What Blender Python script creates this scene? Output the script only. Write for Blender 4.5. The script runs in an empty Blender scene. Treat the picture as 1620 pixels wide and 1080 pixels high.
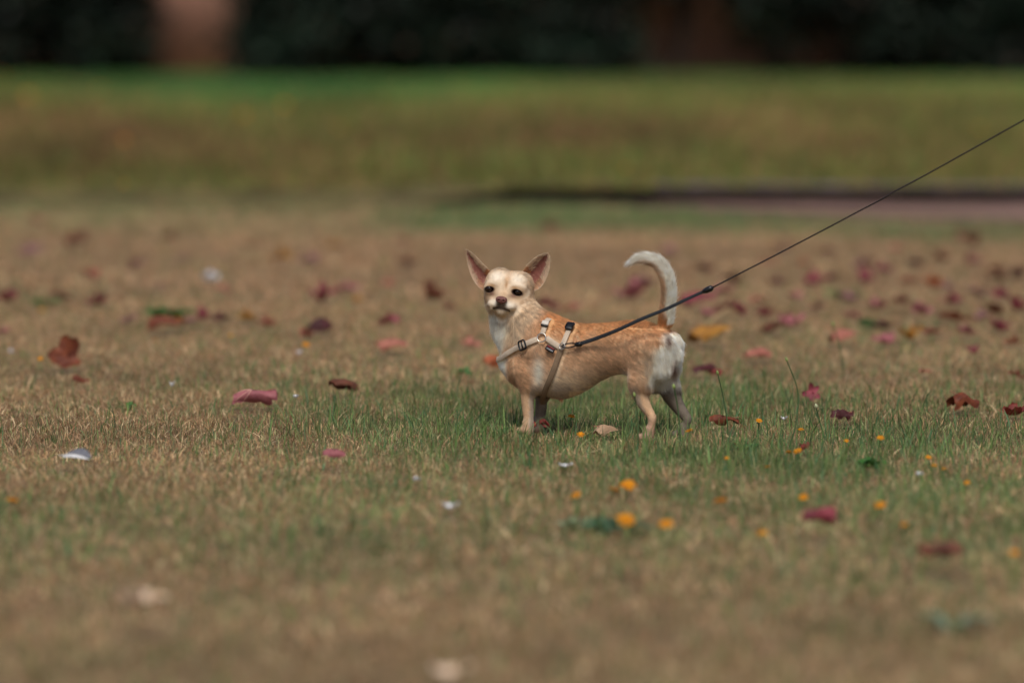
import bpy, math, random
import numpy as np
from mathutils import Vector, Matrix
from mathutils.bvhtree import BVHTree
from mathutils.kdtree import KDTree

sc = bpy.context.scene
col = sc.collection
rng = np.random.default_rng(11)
R = math.radians

# ------------------------------------------------------------------ camera
FPX, CAMH = 6075.0, 0.80                      # 135 mm lens on a 36 mm wide sensor
PITCH = math.atan(570 / FPX)
cam = bpy.data.objects.new('camera', bpy.data.cameras.new('camera'))
col.objects.link(cam); sc.camera = cam
cam.location = (0, 0, CAMH)
cam.rotation_euler = (math.pi / 2 - PITCH, 0, 0)
cam.data.lens = 135; cam.data.sensor_width = 36
cam.data.clip_start = 0.1; cam.data.clip_end = 600
cam.data.dof.use_dof = True
cam.data.dof.focus_distance = 6.79
cam.data.dof.aperture_fstop = 1.9
cam.data.dof.aperture_blades = 0

# ------------------------------------------------------------------ sky, sun, exposure
SUN_EL, SUN_AZ = 55, 182                      # soft high light from behind the camera
world = bpy.data.worlds.new('World'); sc.world = world; world.use_nodes = True
wn = world.node_tree
sky = wn.nodes.new('ShaderNodeTexSky'); sky.sky_type = 'NISHITA'; sky.sun_disc = False
sky.sun_elevation = R(SUN_EL); sky.sun_rotation = R(SUN_AZ)
sky.dust_density = 3.0; sky.air_density = 1.0
wn.links.new(sky.outputs[0], wn.nodes['Background'].inputs[0])
wn.nodes['Background'].inputs[1].default_value = 0.062
sun = bpy.data.objects.new('sun', bpy.data.lights.new('sun', 'SUN')); col.objects.link(sun)
sun.data.energy = 1.7; sun.data.angle = R(20); sun.data.color = (1, .95, .87)
az = R(SUN_AZ)                                 # sky rotation is clockwise from +Y
sd = Vector((math.sin(az) * math.cos(R(SUN_EL)), math.cos(az) * math.cos(R(SUN_EL)), math.sin(R(SUN_EL))))
sun.rotation_euler = sd.to_track_quat('Z', 'Y').to_euler()
sun.location = sd * 20
sc.view_settings.view_transform = 'Standard'; sc.view_settings.look = 'None'
sc.view_settings.exposure = 0.42; sc.view_settings.gamma = 1
sc.cycles.max_bounces = 6; sc.cycles.diffuse_bounces = 3; sc.cycles.transparent_max_bounces = 8
sc.cycles_curves.shape = 'RIBBONS'; sc.cycles_curves.subdivisions = 2

# ------------------------------------------------------------------ photograph pixel -> place
C0 = np.array([0, 0, CAMH])
CF = np.array([0, math.cos(PITCH), -math.sin(PITCH)]); CU = np.array([0, math.sin(PITCH), math.cos(PITCH)])
CR = np.array([1.0, 0, 0])
def ray(px, py): return CF * FPX + CR * (px - 810) + CU * (540 - py)
def G(px, py, z=0.0):
    d = ray(px, py); t = (z - CAMH) / d[2]; return C0 + t * d
def AT(px, py, Y):
    d = ray(px, py); return C0 + d * (Y / d[1])
def proj(P):
    P = np.asarray(P) - C0
    f = P @ CF; return np.stack([810 + FPX * (P @ CR) / f, 540 - FPX * (P @ CU) / f], -1)
def nrm(v): v = np.asarray(v, float); return v / np.linalg.norm(v)

# ------------------------------------------------------------------ helpers
def s2l(c): return tuple((x / 12.92 if x <= .04045 else ((x + .055) / 1.055) ** 2.4) for x in c)
def hx(h): return s2l((int(h[0:2], 16) / 255, int(h[2:4], 16) / 255, int(h[4:6], 16) / 255))
def tag(o, label=None, cat=None, group=None, kind=None):
    if label: o['label'] = label
    if cat: o['category'] = cat
    if group: o['group'] = group
    if kind: o['kind'] = kind
    return o
def empty(name, loc, **k):
    o = bpy.data.objects.new(name, None); col.objects.link(o); o.location = loc; o.empty_display_size = .02
    return tag(o, **k)
def child(o, parent):
    o.parent = parent; o.matrix_parent_inverse = Matrix.Translation(-parent.location)
def mesh(name, V, F, mat, parent=None, smooth=True, cols=None, **k):
    """V (n,3) array; F list or (m,k) array; world coordinates"""
    me = bpy.data.meshes.new(name)
    V = np.asarray(V, np.float32)
    if isinstance(F, np.ndarray):
        F = [F]
        arrs = F
    elif len(F) and isinstance(F[0], np.ndarray):
        arrs = F
    else:
        arrs = None
    if arrs is not None:
        flat = np.concatenate([a.ravel() for a in arrs]).astype(np.int32)
        tot = np.concatenate([np.full(len(a), a.shape[1]) for a in arrs]).astype(np.int32)
    else:
        flat = np.array([i for f in F for i in f], np.int32); tot = np.array([len(f) for f in F], np.int32)
    st = np.concatenate([[0], np.cumsum(tot)[:-1]]).astype(np.int32)
    me.vertices.add(len(V)); me.vertices.foreach_set('co', V.ravel())
    me.loops.add(len(flat)); me.loops.foreach_set('vertex_index', flat)
    me.polygons.add(len(tot)); me.polygons.foreach_set('loop_start', st); me.polygons.foreach_set('loop_total', tot)
    if smooth: me.polygons.foreach_set('use_smooth', np.ones(len(tot), bool))
    if cols is not None:
        a = me.attributes.new('tint', 'FLOAT_COLOR', 'POINT')
        c = np.ones((len(V), 4), np.float32); c[:, :cols.shape[1]] = cols
        a.data.foreach_set('color', c.ravel())
    me.update(calc_edges=True); me.validate()
    me.materials.append(mat)
    o = bpy.data.objects.new(name, me); col.objects.link(o)
    if parent is not None: child(o, parent)
    return tag(o, **k)
def rebase(o, loc):
    """put a mesh object's origin at loc, shape kept where it is"""
    loc = Vector(loc); o.data.transform(Matrix.Translation(-loc)); o.location = loc; return o

def mat(name, color=(.5, .5, .5), rough=.8, attr=None, noise=None, var=.25, metal=0, spec=.3, trans=0, bump=0, bscale=200, coord='Object', color2=None):
    m = bpy.data.materials.new(name); m.use_nodes = True
    nt = m.node_tree; N = nt.nodes; L = nt.links
    b = N['Principled BSDF']
    b.inputs['Roughness'].default_value = rough; b.inputs['Metallic'].default_value = metal
    b.inputs['Specular IOR Level'].default_value = spec
    src = None
    if attr:
        a = N.new('ShaderNodeAttribute'); a.attribute_name = attr; src = a.outputs['Color']
    else:
        r = N.new('ShaderNodeRGB'); r.outputs[0].default_value = (*color, 1); src = r.outputs[0]
    tc = N.new('ShaderNodeTexCoord')
    if noise:
        n = N.new('ShaderNodeTexNoise'); n.inputs['Scale'].default_value = noise; n.inputs['Detail'].default_value = 5
        L.new(tc.outputs[coord], n.inputs['Vector'])
        mr = N.new('ShaderNodeMapRange'); mr.inputs['From Min'].default_value = .3; mr.inputs['From Max'].default_value = .7
        L.new(n.outputs['Fac'], mr.inputs['Value'])
        mx = N.new('ShaderNodeMix'); mx.data_type = 'RGBA'
        if color2 is None:
            mr.inputs['To Min'].default_value = 1 - var; mr.inputs['To Max'].default_value = 1 + var
            mx.blend_type = 'MULTIPLY'; mx.inputs[0].default_value = 1
            L.new(src, mx.inputs[6]); L.new(mr.outputs[0], mx.inputs[7])
        else:
            L.new(mr.outputs[0], mx.inputs[0]); L.new(src, mx.inputs[6]); mx.inputs[7].default_value = (*color2, 1)
        src = mx.outputs[2]
    L.new(src, b.inputs['Base Color'])
    if bump:
        n2 = N.new('ShaderNodeTexNoise'); n2.inputs['Scale'].default_value = bscale; n2.inputs['Detail'].default_value = 4
        L.new(tc.outputs[coord], n2.inputs['Vector'])
        bp = N.new('ShaderNodeBump'); bp.inputs['Strength'].default_value = bump; bp.inputs['Distance'].default_value = .002
        L.new(n2.outputs['Fac'], bp.inputs['Height']); L.new(bp.outputs[0], b.inputs['Normal'])
    if trans:
        t = N.new('ShaderNodeBsdfTranslucent'); L.new(src, t.inputs['Color'])
        ms = N.new('ShaderNodeMixShader'); ms.inputs[0].default_value = trans
        L.new(b.outputs[0], ms.inputs[1]); L.new(t.outputs[0], ms.inputs[2])
        L.new(ms.outputs[0], N['Material Output'].inputs['Surface'])
    return m

def vnoise(x, y, s, seed=0):
    """smooth value noise 0..1, feature size s"""
    x = np.asarray(x) / s + 1000.3 + seed * 17.1; y = np.asarray(y) / s + 1000.7 + seed * 31.7
    xi = np.floor(x).astype(np.int64); yi = np.floor(y).astype(np.int64); fx = x - xi; fy = y - yi
    fx = fx * fx * (3 - 2 * fx); fy = fy * fy * (3 - 2 * fy)
    def h(a, b):
        n = (a * 374761393 + b * 668265263 + seed * 974711) & 0xffffffff
        n = ((n ^ (n >> 13)) * 1274126177) & 0xffffffff
        return ((n ^ (n >> 16)) & 0xffff) / 65535.
    return (h(xi, yi) * (1 - fx) + h(xi + 1, yi) * fx) * (1 - fy) + (h(xi, yi + 1) * (1 - fx) + h(xi + 1, yi + 1) * fx) * fy
def fnoise(x, y, s, seed=0): return .6 * vnoise(x, y, s, seed) + .28 * vnoise(x, y, s * .45, seed + 5) + .12 * vnoise(x, y, s * .2, seed + 9)

def tube(pts, rad, n=8, caps=True):
    """swept tube along pts; rad a number or a list"""
    P = np.asarray(pts, float); m = len(P); rad = np.full(m, rad) if np.isscalar(rad) else np.asarray(rad)
    T = np.gradient(P, axis=0); T /= np.linalg.norm(T, axis=1)[:, None]
    up = np.array([0, 0, 1.]) if abs(T[0, 2]) < .9 else np.array([1., 0, 0])
    V = []
    for i in range(m):
        a = nrm(np.cross(T[i], up)); b = np.cross(a, T[i]); up = b
        for k in range(n):
            t = 2 * math.pi * k / n; V.append(P[i] + rad[i] * (math.cos(t) * a + math.sin(t) * b))
    F = [(i * n + k, i * n + (k + 1) % n, (i + 1) * n + (k + 1) % n, (i + 1) * n + k) for i in range(m - 1) for k in range(n)]
    if caps: F += [tuple(range(n))[::-1], tuple((m - 1) * n + k for k in range(n))]
    return np.array(V), F
def join(parts):
    V = []; F = []; o = 0
    for v, f in parts:
        V.append(np.asarray(v, float)); F += [tuple(int(i) + o for i in q) for q in f]; o += len(v)
    return np.concatenate(V), F
def spline(P, n):
    """Catmull-Rom through the rows of P, n samples per span"""
    P = np.asarray(P, float); Q = np.vstack([2 * P[0] - P[1], P, 2 * P[-1] - P[-2]]); out = []
    for i in range(1, len(Q) - 2):
        for t in np.arange(n) / n:
            a, b, c, d = Q[i - 1], Q[i], Q[i + 1], Q[i + 2]
            out.append(.5 * (2 * b + (c - a) * t + (2 * a - 5 * b + 4 * c - d) * t * t + (3 * b - a - 3 * c + d) * t ** 3))
    out.append(P[-1]); return np.array(out)
NFUR = 260000

LEAVES = [
 (108, 570, 52, 42, 'rust', 'large rust brown leaf standing on edge, biggest on the left side', 'up'),
 (128, 609, 26, 10, 'rust', 'small rust leaf just below the large upright rust brown leaf', 'crumple'),
 (262, 521, 52, 16, 'rust', 'orange brown curled leaf with a dark end beside the green tuft on the left', 'arch'),
 (319, 494, 18, 34, 'crimson', 'crimson leaf on edge, taller than wide, right of the green tuft on the left', 'up'),
 (300, 511, 26, 14, 'plum', 'dull plum leaf touching the upright crimson leaf on the left', 'flat'),
 (347, 508, 24, 12, 'plum', 'small plum leaf between the upright crimson leaf and the orange leaf', 'flat'),
 (393, 508, 24, 18, 'ochre', 'bright ochre orange leaf with a red neighbour, above the rolled pink leaf', 'cup'),
 (424, 516, 24, 16, 'red', 'small red leaf just right of the bright ochre orange leaf', 'cup'),
 (201, 510, 24, 14, 'plum', 'dim plum leaf left of the orange brown curled leaf', 'flat'),
 (157, 480, 28, 18, 'crimson', 'crimson leaf far left, above the large upright rust brown leaf', 'cup'),
 (10, 475, 26, 18, 'crimson', 'crimson leaf at the left edge of the picture', 'cup'),
 (92, 474, 36, 14, 'brown', 'brown leaf above the green tuft at far left', 'flat'),
 (4, 529, 22, 14, 'pink', 'pink leaf cut by the left edge of the picture, lower of the two there', 'flat'),
 (120, 386, 30, 20, 'brown', 'dark brown blurred leaf, farthest back on the left side', 'crumple'),
 (52, 397, 40, 18, 'plum', 'faint reddish brown leaf at far left near the farthest brown leaf', 'flat'),
 (146, 437, 24, 20, 'salmon', 'salmon leaf at the left, above the far left crimson leaf', 'cup'),
 (215, 424, 24, 16, 'plum', 'dull purple leaf left of the white fleck in the middle distance', 'cup'),
 (290, 410, 22, 14, 'plum', 'faint purple leaf behind the white fleck, left of two', 'flat'),
 (355, 406, 20, 14, 'plum', 'faint purple leaf behind the white fleck, right of two', 'flat'),
 (270, 374, 20, 18, 'brown', 'small rusty brown leaf far back on the left near the kerb line', 'cup'),
 (450, 406, 30, 20, 'ochre', 'ochre brown leaf in the far middle distance, left of centre', 'cup'),
 (492, 414, 28, 16, 'plum', 'dull brown leaf just right of the far ochre brown leaf', 'flat'),
 (396, 388, 16, 14, 'salmon', 'small peach coloured leaf far back, left of the far ochre brown leaf', 'flat'),
 (532, 390, 24, 14, 'ochre', 'faint ochre leaf far back between centre and left', 'flat'),
 (519, 472, 44, 24, 'crimson', 'large bright crimson leaf left of centre behind the maroon leaf', 'cup'),
 (547, 456, 30, 16, 'pink', 'pale pink leaf just behind the large bright crimson leaf', 'flat'),
 (563, 476, 20, 14, 'ochre', 'ochre leaf at the right end of the large bright crimson leaf', 'flat'),
 (583, 468, 18, 10, 'tan', 'pale tan leaf right of the ochre one behind the maroon leaf', 'flat'),
 (506, 525, 34, 18, 'maroon', 'dark maroon leaf above the small brown curled leaf', 'crumple'),
 (482, 533, 20, 16, 'red', 'small red leaf touching the left end of the dark maroon leaf', 'cup'),
 (545, 621, 46, 18, 'brown', 'small brown arched leaf in sharp green grass left of the dog', 'arch'),
 (402, 641, 70, 22, 'pink', 'dusty pink rolled leaf with pale veins, sharp, left of the dog', 'roll'),
 (648, 418, 28, 14, 'brown', 'faint brown leaf far back, straight above the small pink leaf', 'flat'),
 (640, 386, 20, 10, 'salmon', 'faint salmon leaf farthest back near centre', 'flat'),
 (682, 465, 28, 34, 'brown', 'brown and ochre leaf standing up on its stalk left of the dog head', 'up'),
 (612, 513, 28, 14, 'crimson', 'magenta red leaf above the pale pink leaf, left of the dog', 'cup'),
 (620, 555, 46, 14, 'salmon', 'pale pink leaf lying left of the dog chest', 'arch'),
 (616, 452, 22, 12, 'salmon', 'pale peach leaf in the middle distance left of the upright brown leaf', 'flat'),
 (710, 489, 20, 10, 'brown', 'faint brown leaf between the upright brown leaf and the dog neck', 'flat'),
 (742, 548, 30, 12, 'salmon', 'faint salmon leaf just left of the dog chest', 'flat'),
 (779, 582, 30, 18, 'orange', 'orange red leaf peeking out in front of the dog chest', 'arch'),
 (748, 610, 14, 10, 'tan', 'tiny pale leaf bit left of the dog front leg', 'flat'),
 (528, 742, 36, 12, 'pink', 'blurred pink leaf below the rolled pink leaf', 'arch'),
 (879, 640, 26, 12, 'red', 'red leaf seen between the dog front legs and belly', 'arch'),
 (958, 692, 42, 16, 'tan', 'pale tan crumpled leaf on the grass below the dog belly', 'arch'),
 (862, 681, 19, 13, 'red', 'reddish leaf bit at the dog front paws', 'crumple'),
 (842, 683, 14, 10, 'red', 'small red brown leaf bit between the dog front paws', 'crumple'),
 (868, 487, 36, 16, 'pink', 'pink leaf behind the dog withers', 'flat'),
 (907, 493, 28, 14, 'salmon', 'salmon leaf behind the dog shoulders', 'flat'),
 (992, 466, 54, 24, 'pink', 'large pink leaf behind the dog back, left of its tail', 'cup'),
 (1018, 447, 28, 14, 'plum', 'dull pink leaf inside the curve of the dog tail', 'flat'),
 (1103, 483, 52, 16, 'crimson', 'crimson pink leaf just right of the dog tail under the lead cap', 'arch'),
 (1128, 497, 44, 18, 'pink', 'pink leaf below the lead cap, touching the straw twig', 'cup'),
 (1168, 496, 28, 16, 'crimson', 'crimson leaf right of the pink leaf by the straw twig', 'cup'),
 (1120, 540, 62, 20, 'ochre', 'wide ochre brown leaf right of the dog rump', 'arch'),
 (1112, 593, 44, 12, 'maroon', 'dark red brown flat leaf right of the dog thigh', 'arch'),
 (1134, 597, 26, 9, 'red', 'thin red leaf at the right end of the dark red brown flat leaf', 'flat'),
 (1197, 568, 50, 14, 'salmon', 'salmon leaf lying above the two tall seed stalks', 'arch'),
 (1250, 514, 38, 16, 'pink', 'pink leaf with a brown neighbour above the taller seed stalk', 'cup'),
 (1222, 526, 30, 14, 'brown', 'brown leaf left of and below the pink leaf above the taller seed stalk', 'cup'),
 (1163, 447, 30, 18, 'brown', 'brown leaf just below the cord right of the lead cap', 'cup'),
 (1116, 430, 30, 12, 'plum', 'faint plum leaf just above the lead cap', 'flat'),
 (1215, 419, 24, 10, 'salmon', 'faint salmon leaf just under the cord', 'flat'),
 (1287, 447, 38, 18, 'crimson', 'crimson pink leaf under the middle of the cord', 'cup'),
 (1312, 444, 24, 12, 'plum', 'plum brown leaf right of the crimson pink leaf under the cord', 'flat'),
 (1363, 420, 30, 20, 'plum', 'dark plum leaf far right of centre, beyond the green tuft', 'cup'),
 (1371, 444, 30, 16, 'crimson', 'crimson leaf nearest in front of the dark plum leaf', 'cup'),
 (1434, 447, 28, 14, 'salmon', 'pinkish brown leaf on the right, middle distance', 'flat'),
 (1477, 452, 24, 18, 'orange', 'orange leaf on the right, middle distance', 'cup'),
 (1497, 455, 20, 14, 'plum', 'plum leaf touching the right side of the middle distance orange leaf', 'flat'),
 (1490, 410, 28, 16, 'brown', 'dark brown leaf far back on the right', 'cup'),
 (1536, 383, 34, 20, 'brown', 'reddish brown leaf farthest back on the right by the path', 'cup'),
 (1608, 432, 30, 24, 'maroon', 'maroon leaf at the right edge, farthest back of those there', 'cup'),
 (1583, 469, 30, 22, 'crimson', 'crimson leaf near the right edge, above the maroon one', 'cup'),
 (1612, 488, 34, 20, 'crimson', 'crimson leaf cut by the right edge of the picture', 'cup'),
 (1457, 496, 34, 18, 'pink', 'bright pink leaf with dark green beside it, right side', 'cup'),
 (1487, 505, 24, 10, 'plum', 'plum leaf beside the bright pink leaf, right side', 'flat'),
 (1573, 496, 30, 14, 'brown', 'brown leaf just left of the crimson leaf cut by the right edge', 'cup'),
 (1513, 508, 38, 14, 'salmon', 'salmon leaf left of the crimson pair near the right edge', 'flat'),
 (1580, 520, 28, 20, 'crimson', 'deep crimson leaf lowest of the red ones near the right edge', 'cup'),
 (1400, 519, 30, 12, 'maroon', 'dark maroon leaf behind the ochre brown leaf on the right', 'flat'),
 (1437, 536, 34, 16, 'ochre', 'dark ochre brown leaf on the right between pink neighbours', 'cup'),
 (1472, 530, 26, 12, 'red', 'small red leaf right of the dark ochre brown leaf', 'flat'),
 (1402, 543, 32, 14, 'pink', 'pink leaf left of the dark ochre brown leaf', 'flat'),
 (1332, 542, 42, 16, 'salmon', 'pale salmon leaf right of the taller seed stalk', 'arch'),
 (1540, 560, 24, 14, 'crimson', 'small crimson leaf alone on the right', 'cup'),
 (1463, 593, 20, 10, 'salmon', 'tiny salmon leaf above the brown red leaf on the right', 'flat'),
 (1606, 600, 30, 12, 'salmon', 'salmon leaf at the right edge above the torn red one', 'flat'),
 (1286, 632, 28, 24, 'crimson', 'red leaf standing on its point beside the short seed stalk', 'up'),
 (1526, 646, 54, 22, 'rust', 'brown red arched leaf on the right, large and nearly sharp', 'arch'),
 (1602, 655, 44, 24, 'red', 'torn red leaf with raised points at the right edge', 'cup'),
 (1332, 668, 36, 16, 'maroon', 'dark maroon crumpled leaf right of the short seed stalk', 'crumple'),
 (1146, 676, 46, 14, 'rust', 'rusty crumpled leaf at the foot of the left seed stalk', 'crumple'),
 (1273, 717, 16, 12, 'red', 'tiny reddish leaf bit beside the pair of yellow flowers', 'crumple'),
 (1295, 846, 52, 24, 'crimson', 'blurred crimson leaf in the foreground on the right', 'roll'),
 (1490, 901, 74, 24, 'brown', 'large blurred brown leaf in the foreground, nearest on the right', 'arch'),
 (215, 976, 88, 74, 'pale', 'large pale peach leaf blurred in the near left foreground', 'flat'),
 (1575, 428, 22, 12, 'red', 'faint red leaf left of the farthest maroon leaf at the right edge', 'flat'),
 (1415, 395, 22, 12, 'salmon', 'faint salmon leaf far back between the dark plum and dark brown leaves', 'flat'),
 (870, 362, 24, 10, 'brown', 'faint brown leaf far back above the dog shoulders', 'flat'),
 (355, 462, 24, 12, 'salmon', 'faint salmon leaf just below and right of the white fleck', 'flat'),
 (255, 455, 24, 14, 'plum', 'faint plum leaf just left of the white fleck, nearer than the purple one', 'flat'),
 (60, 350, 26, 14, 'salmon', 'faint salmon leaf far back at the left by the verge', 'flat'),
] + [(x_, y_, w_x, h_x, k_, 'faint dull leaf, one of many blurred far behind the dog on the right', p_) for x_, y_, w_x, h_x, k_, p_ in
 [(1140, 465, 30, 14, 'pink', 'cup'), (1195, 480, 26, 12, 'salmon', 'flat'), (1230, 450, 26, 12, 'plum', 'cup'), (1255, 470, 24, 12, 'pink', 'flat'), (1345, 475, 28, 12, 'plum', 'flat'), (1390, 487, 28, 14, 'pink', 'cup'),
  (1425, 480, 24, 12, 'crimson', 'flat'), (1510, 480, 30, 14, 'crimson', 'cup'), (1545, 470, 26, 12, 'plum', 'cup'), (1530, 530, 28, 12, 'pink', 'flat'), (1555, 505, 26, 14, 'plum', 'cup'), (1600, 545, 28, 12, 'salmon', 'flat'),
  (1400, 430, 26, 12, 'pink', 'cup'), (1450, 420, 26, 12, 'plum', 'flat'), (1545, 415, 28, 14, 'pink', 'cup'), (1580, 445, 26, 14, 'brown', 'cup'), (1240, 395, 26, 12, 'plum', 'flat'), (1310, 400, 26, 12, 'pink', 'flat'), (1060, 400, 24, 12, 'plum', 'flat'), (1270, 420, 22, 10, 'salmon', 'flat'), (1350, 505, 26, 12, 'pink', 'flat'), (1290, 490, 26, 12, 'plum', 'flat'), (1210, 500, 26, 12, 'crimson', 'cup')]]

# ================================================================== SETTING
DK = 13.8                                     # distance of the kerb line, verge rises behind it
VZ = 0.07
def zone(px, py):
    """how green the lawn is at a point of the lawn (its own patchiness)"""
    def g(cx, cy, sx, sy): return np.exp(-((px - cx) / sx) ** 2 - ((py - cy) / sy) ** 2)
    v = .24 + 0 * px + .14 * g(900, 780, 900, 110)
    v += .42 * g(760, 668, 330, 50) + .52 * g(1080, 700, 330, 75) + .42 * g(1420, 740, 330, 110)
    v += .20 * g(480, 650, 120, 40) + .22 * g(1500, 880, 300, 110)
    v += .25 * g(60, 850, 260, 60) + .25 * g(480, 850, 160, 80) + .16 * g(900, 900, 300, 70)
    v += .85 * g(760, 350, 170, 20) + 1.3 * g(1130, 352, 330, 19) + 1.1 * g(1500, 370, 140, 13)
    v += .40 * g(200, 335, 420, 30) + .35 * g(250, 495, 30, 18) + .3 * g(60, 478, 40, 10) + .45 * g(1335, 466, 26, 8) + .4 * g(1370, 520, 26, 12)
    v -= .12 * g(800, 410, 900, 60)
    return v
def build_sheet(name, x0, x1, y0, y1, z, m, nx=2, ny=2, label=None, bumps=0):
    xs = np.linspace(x0, x1, nx); ys = np.linspace(y0, y1, ny); X, Y = np.meshgrid(xs, ys)
    Z = z + bumps * (vnoise(X, Y, 1.3) - .5)
    V = np.stack([X, Y, Z], -1).reshape(-1, 3)
    i = np.arange((ny - 1) * nx).reshape(ny - 1, nx)[:, :-1].ravel()
    return mesh(name, V, np.stack([i, i + 1, i + nx + 1, i + nx], -1), m, label=label, kind='structure')
soil = mat('soil_and_thatch', hx('7d694c'), .95, noise=9, var=.3, coord='Object', bump=.6, bscale=60)
build_sheet('ground', -200, 200, -60, 320, -.004, soil, label='brown soil and dry thatch under the short lawn')
vsoil = mat('verge_soil', hx('665b39'), .95, noise=4, var=.35)
# verge: a low bank with a soft lip at the left, held by the kerb at the right
xs = np.linspace(-16, 16, 65); prof = [(-.25, -.01), (-.1, .02), (0.04, .05), (.25, VZ), (15.4, VZ), (22, VZ), (60, VZ)]
V = [(x, DK + .06 + dy, z) for dy, z in prof for x in xs]
n = len(xs); F = [(j * n + i, j * n + i + 1, (j + 1) * n + i + 1, (j + 1) * n + i) for j in range(len(prof) - 1) for i in range(n - 1)]
V = np.array(V); kx = G(640, 322)[0]
msk = (V[:, 0] > kx) & (V[:, 1] < DK + .25); V[msk, 1] += .12; V[msk & (V[:, 2] < .06), 2] = .06
mesh('verge', V, F, vsoil, label='raised grassy verge beyond the lawn', kind='structure')
# path strip and kerb
pathm = mat('worn_path', hx('86695e'), .9, noise=3.5, var=.2, bump=.5, bscale=80)
a = G(1010, 322); xr = 9
V = []
for i, t in enumerate(np.linspace(0, 1, 30)):
    x = a[0] + t * (xr - a[0]); near = DK - min(.12 + 1.3 * t * 4, 1.3) - .06 * vnoise(x, 0, .4)
    V += [(x, near, .004), (x, DK - .012, .004)]
F = [(2 * i, 2 * i + 2, 2 * i + 3, 2 * i + 1) for i in range(29)]
mesh('path', V, F, pathm, label='pale pinkish worn path in front of the kerb', kind='structure')
kerbm = mat('kerb_stone', hx('65585a'), .85, noise=6, var=.3, bump=.5, bscale=90)
parts = []; x = kx
while x < 9:
    w = .9; b = .012; z1 = VZ + .002; d = .07
    z1 -= max(0, .05 * (1 - (x - kx) / .8)); X0, X1, Y0, Y1 = x + .004, x + w - .004, DK, DK + d
    v = [(X0, Y0, -.02), (X1, Y0, -.02), (X1, Y1, -.02), (X0, Y1, -.02), (X0, Y0, z1 - b), (X1, Y0, z1 - b), (X1, Y1, z1), (X0, Y1, z1), (X0, Y0 + b, z1), (X1, Y0 + b, z1)]
    f = [(0, 1, 5, 4), (4, 5, 9, 8), (8, 9, 6, 7), (1, 2, 6, 9, 5), (0, 4, 8, 7, 3), (2, 3, 7, 6)]
    parts.append((v, f)); x += w
V, F = join(parts); mesh('kerb', V, F, kerbm, smooth=False, label='dark stone kerb along the front of the verge', kind='structure')

# ---- wall behind the shrubs
YW = 30.45
def box(x0, x1, y0, y1, z0, z1):
    v = [(x0, y0, z0), (x1, y0, z0), (x1, y1, z0), (x0, y1, z0), (x0, y0, z1), (x1, y0, z1), (x1, y1, z1), (x0, y1, z1)]
    return v, [(0, 3, 2, 1), (4, 5, 6, 7), (0, 1, 5, 4), (1, 2, 6, 5), (2, 3, 7, 6), (3, 0, 4, 7)]
wallm = mat('terracotta_render', hx('e6ae98'), .9, noise=1.2, var=.12, bump=.4, bscale=30)
capm = mat('wall_coping', hx('8a6a5c'), .9, noise=4, var=.2)
w = empty('garden_wall', (0, YW, VZ), label='terracotta rendered garden wall seen through the gaps in the shrubs', cat='wall')
v, f = box(-12, 12, YW, YW + .25, VZ - .05, 2.3); mesh('wall_face', v, f, wallm, w, smooth=False)
v, f = box(-12.02, 12.02, YW - .05, YW + .3, 2.302, 2.38); mesh('coping', v, f, capm, w, smooth=False)

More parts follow.
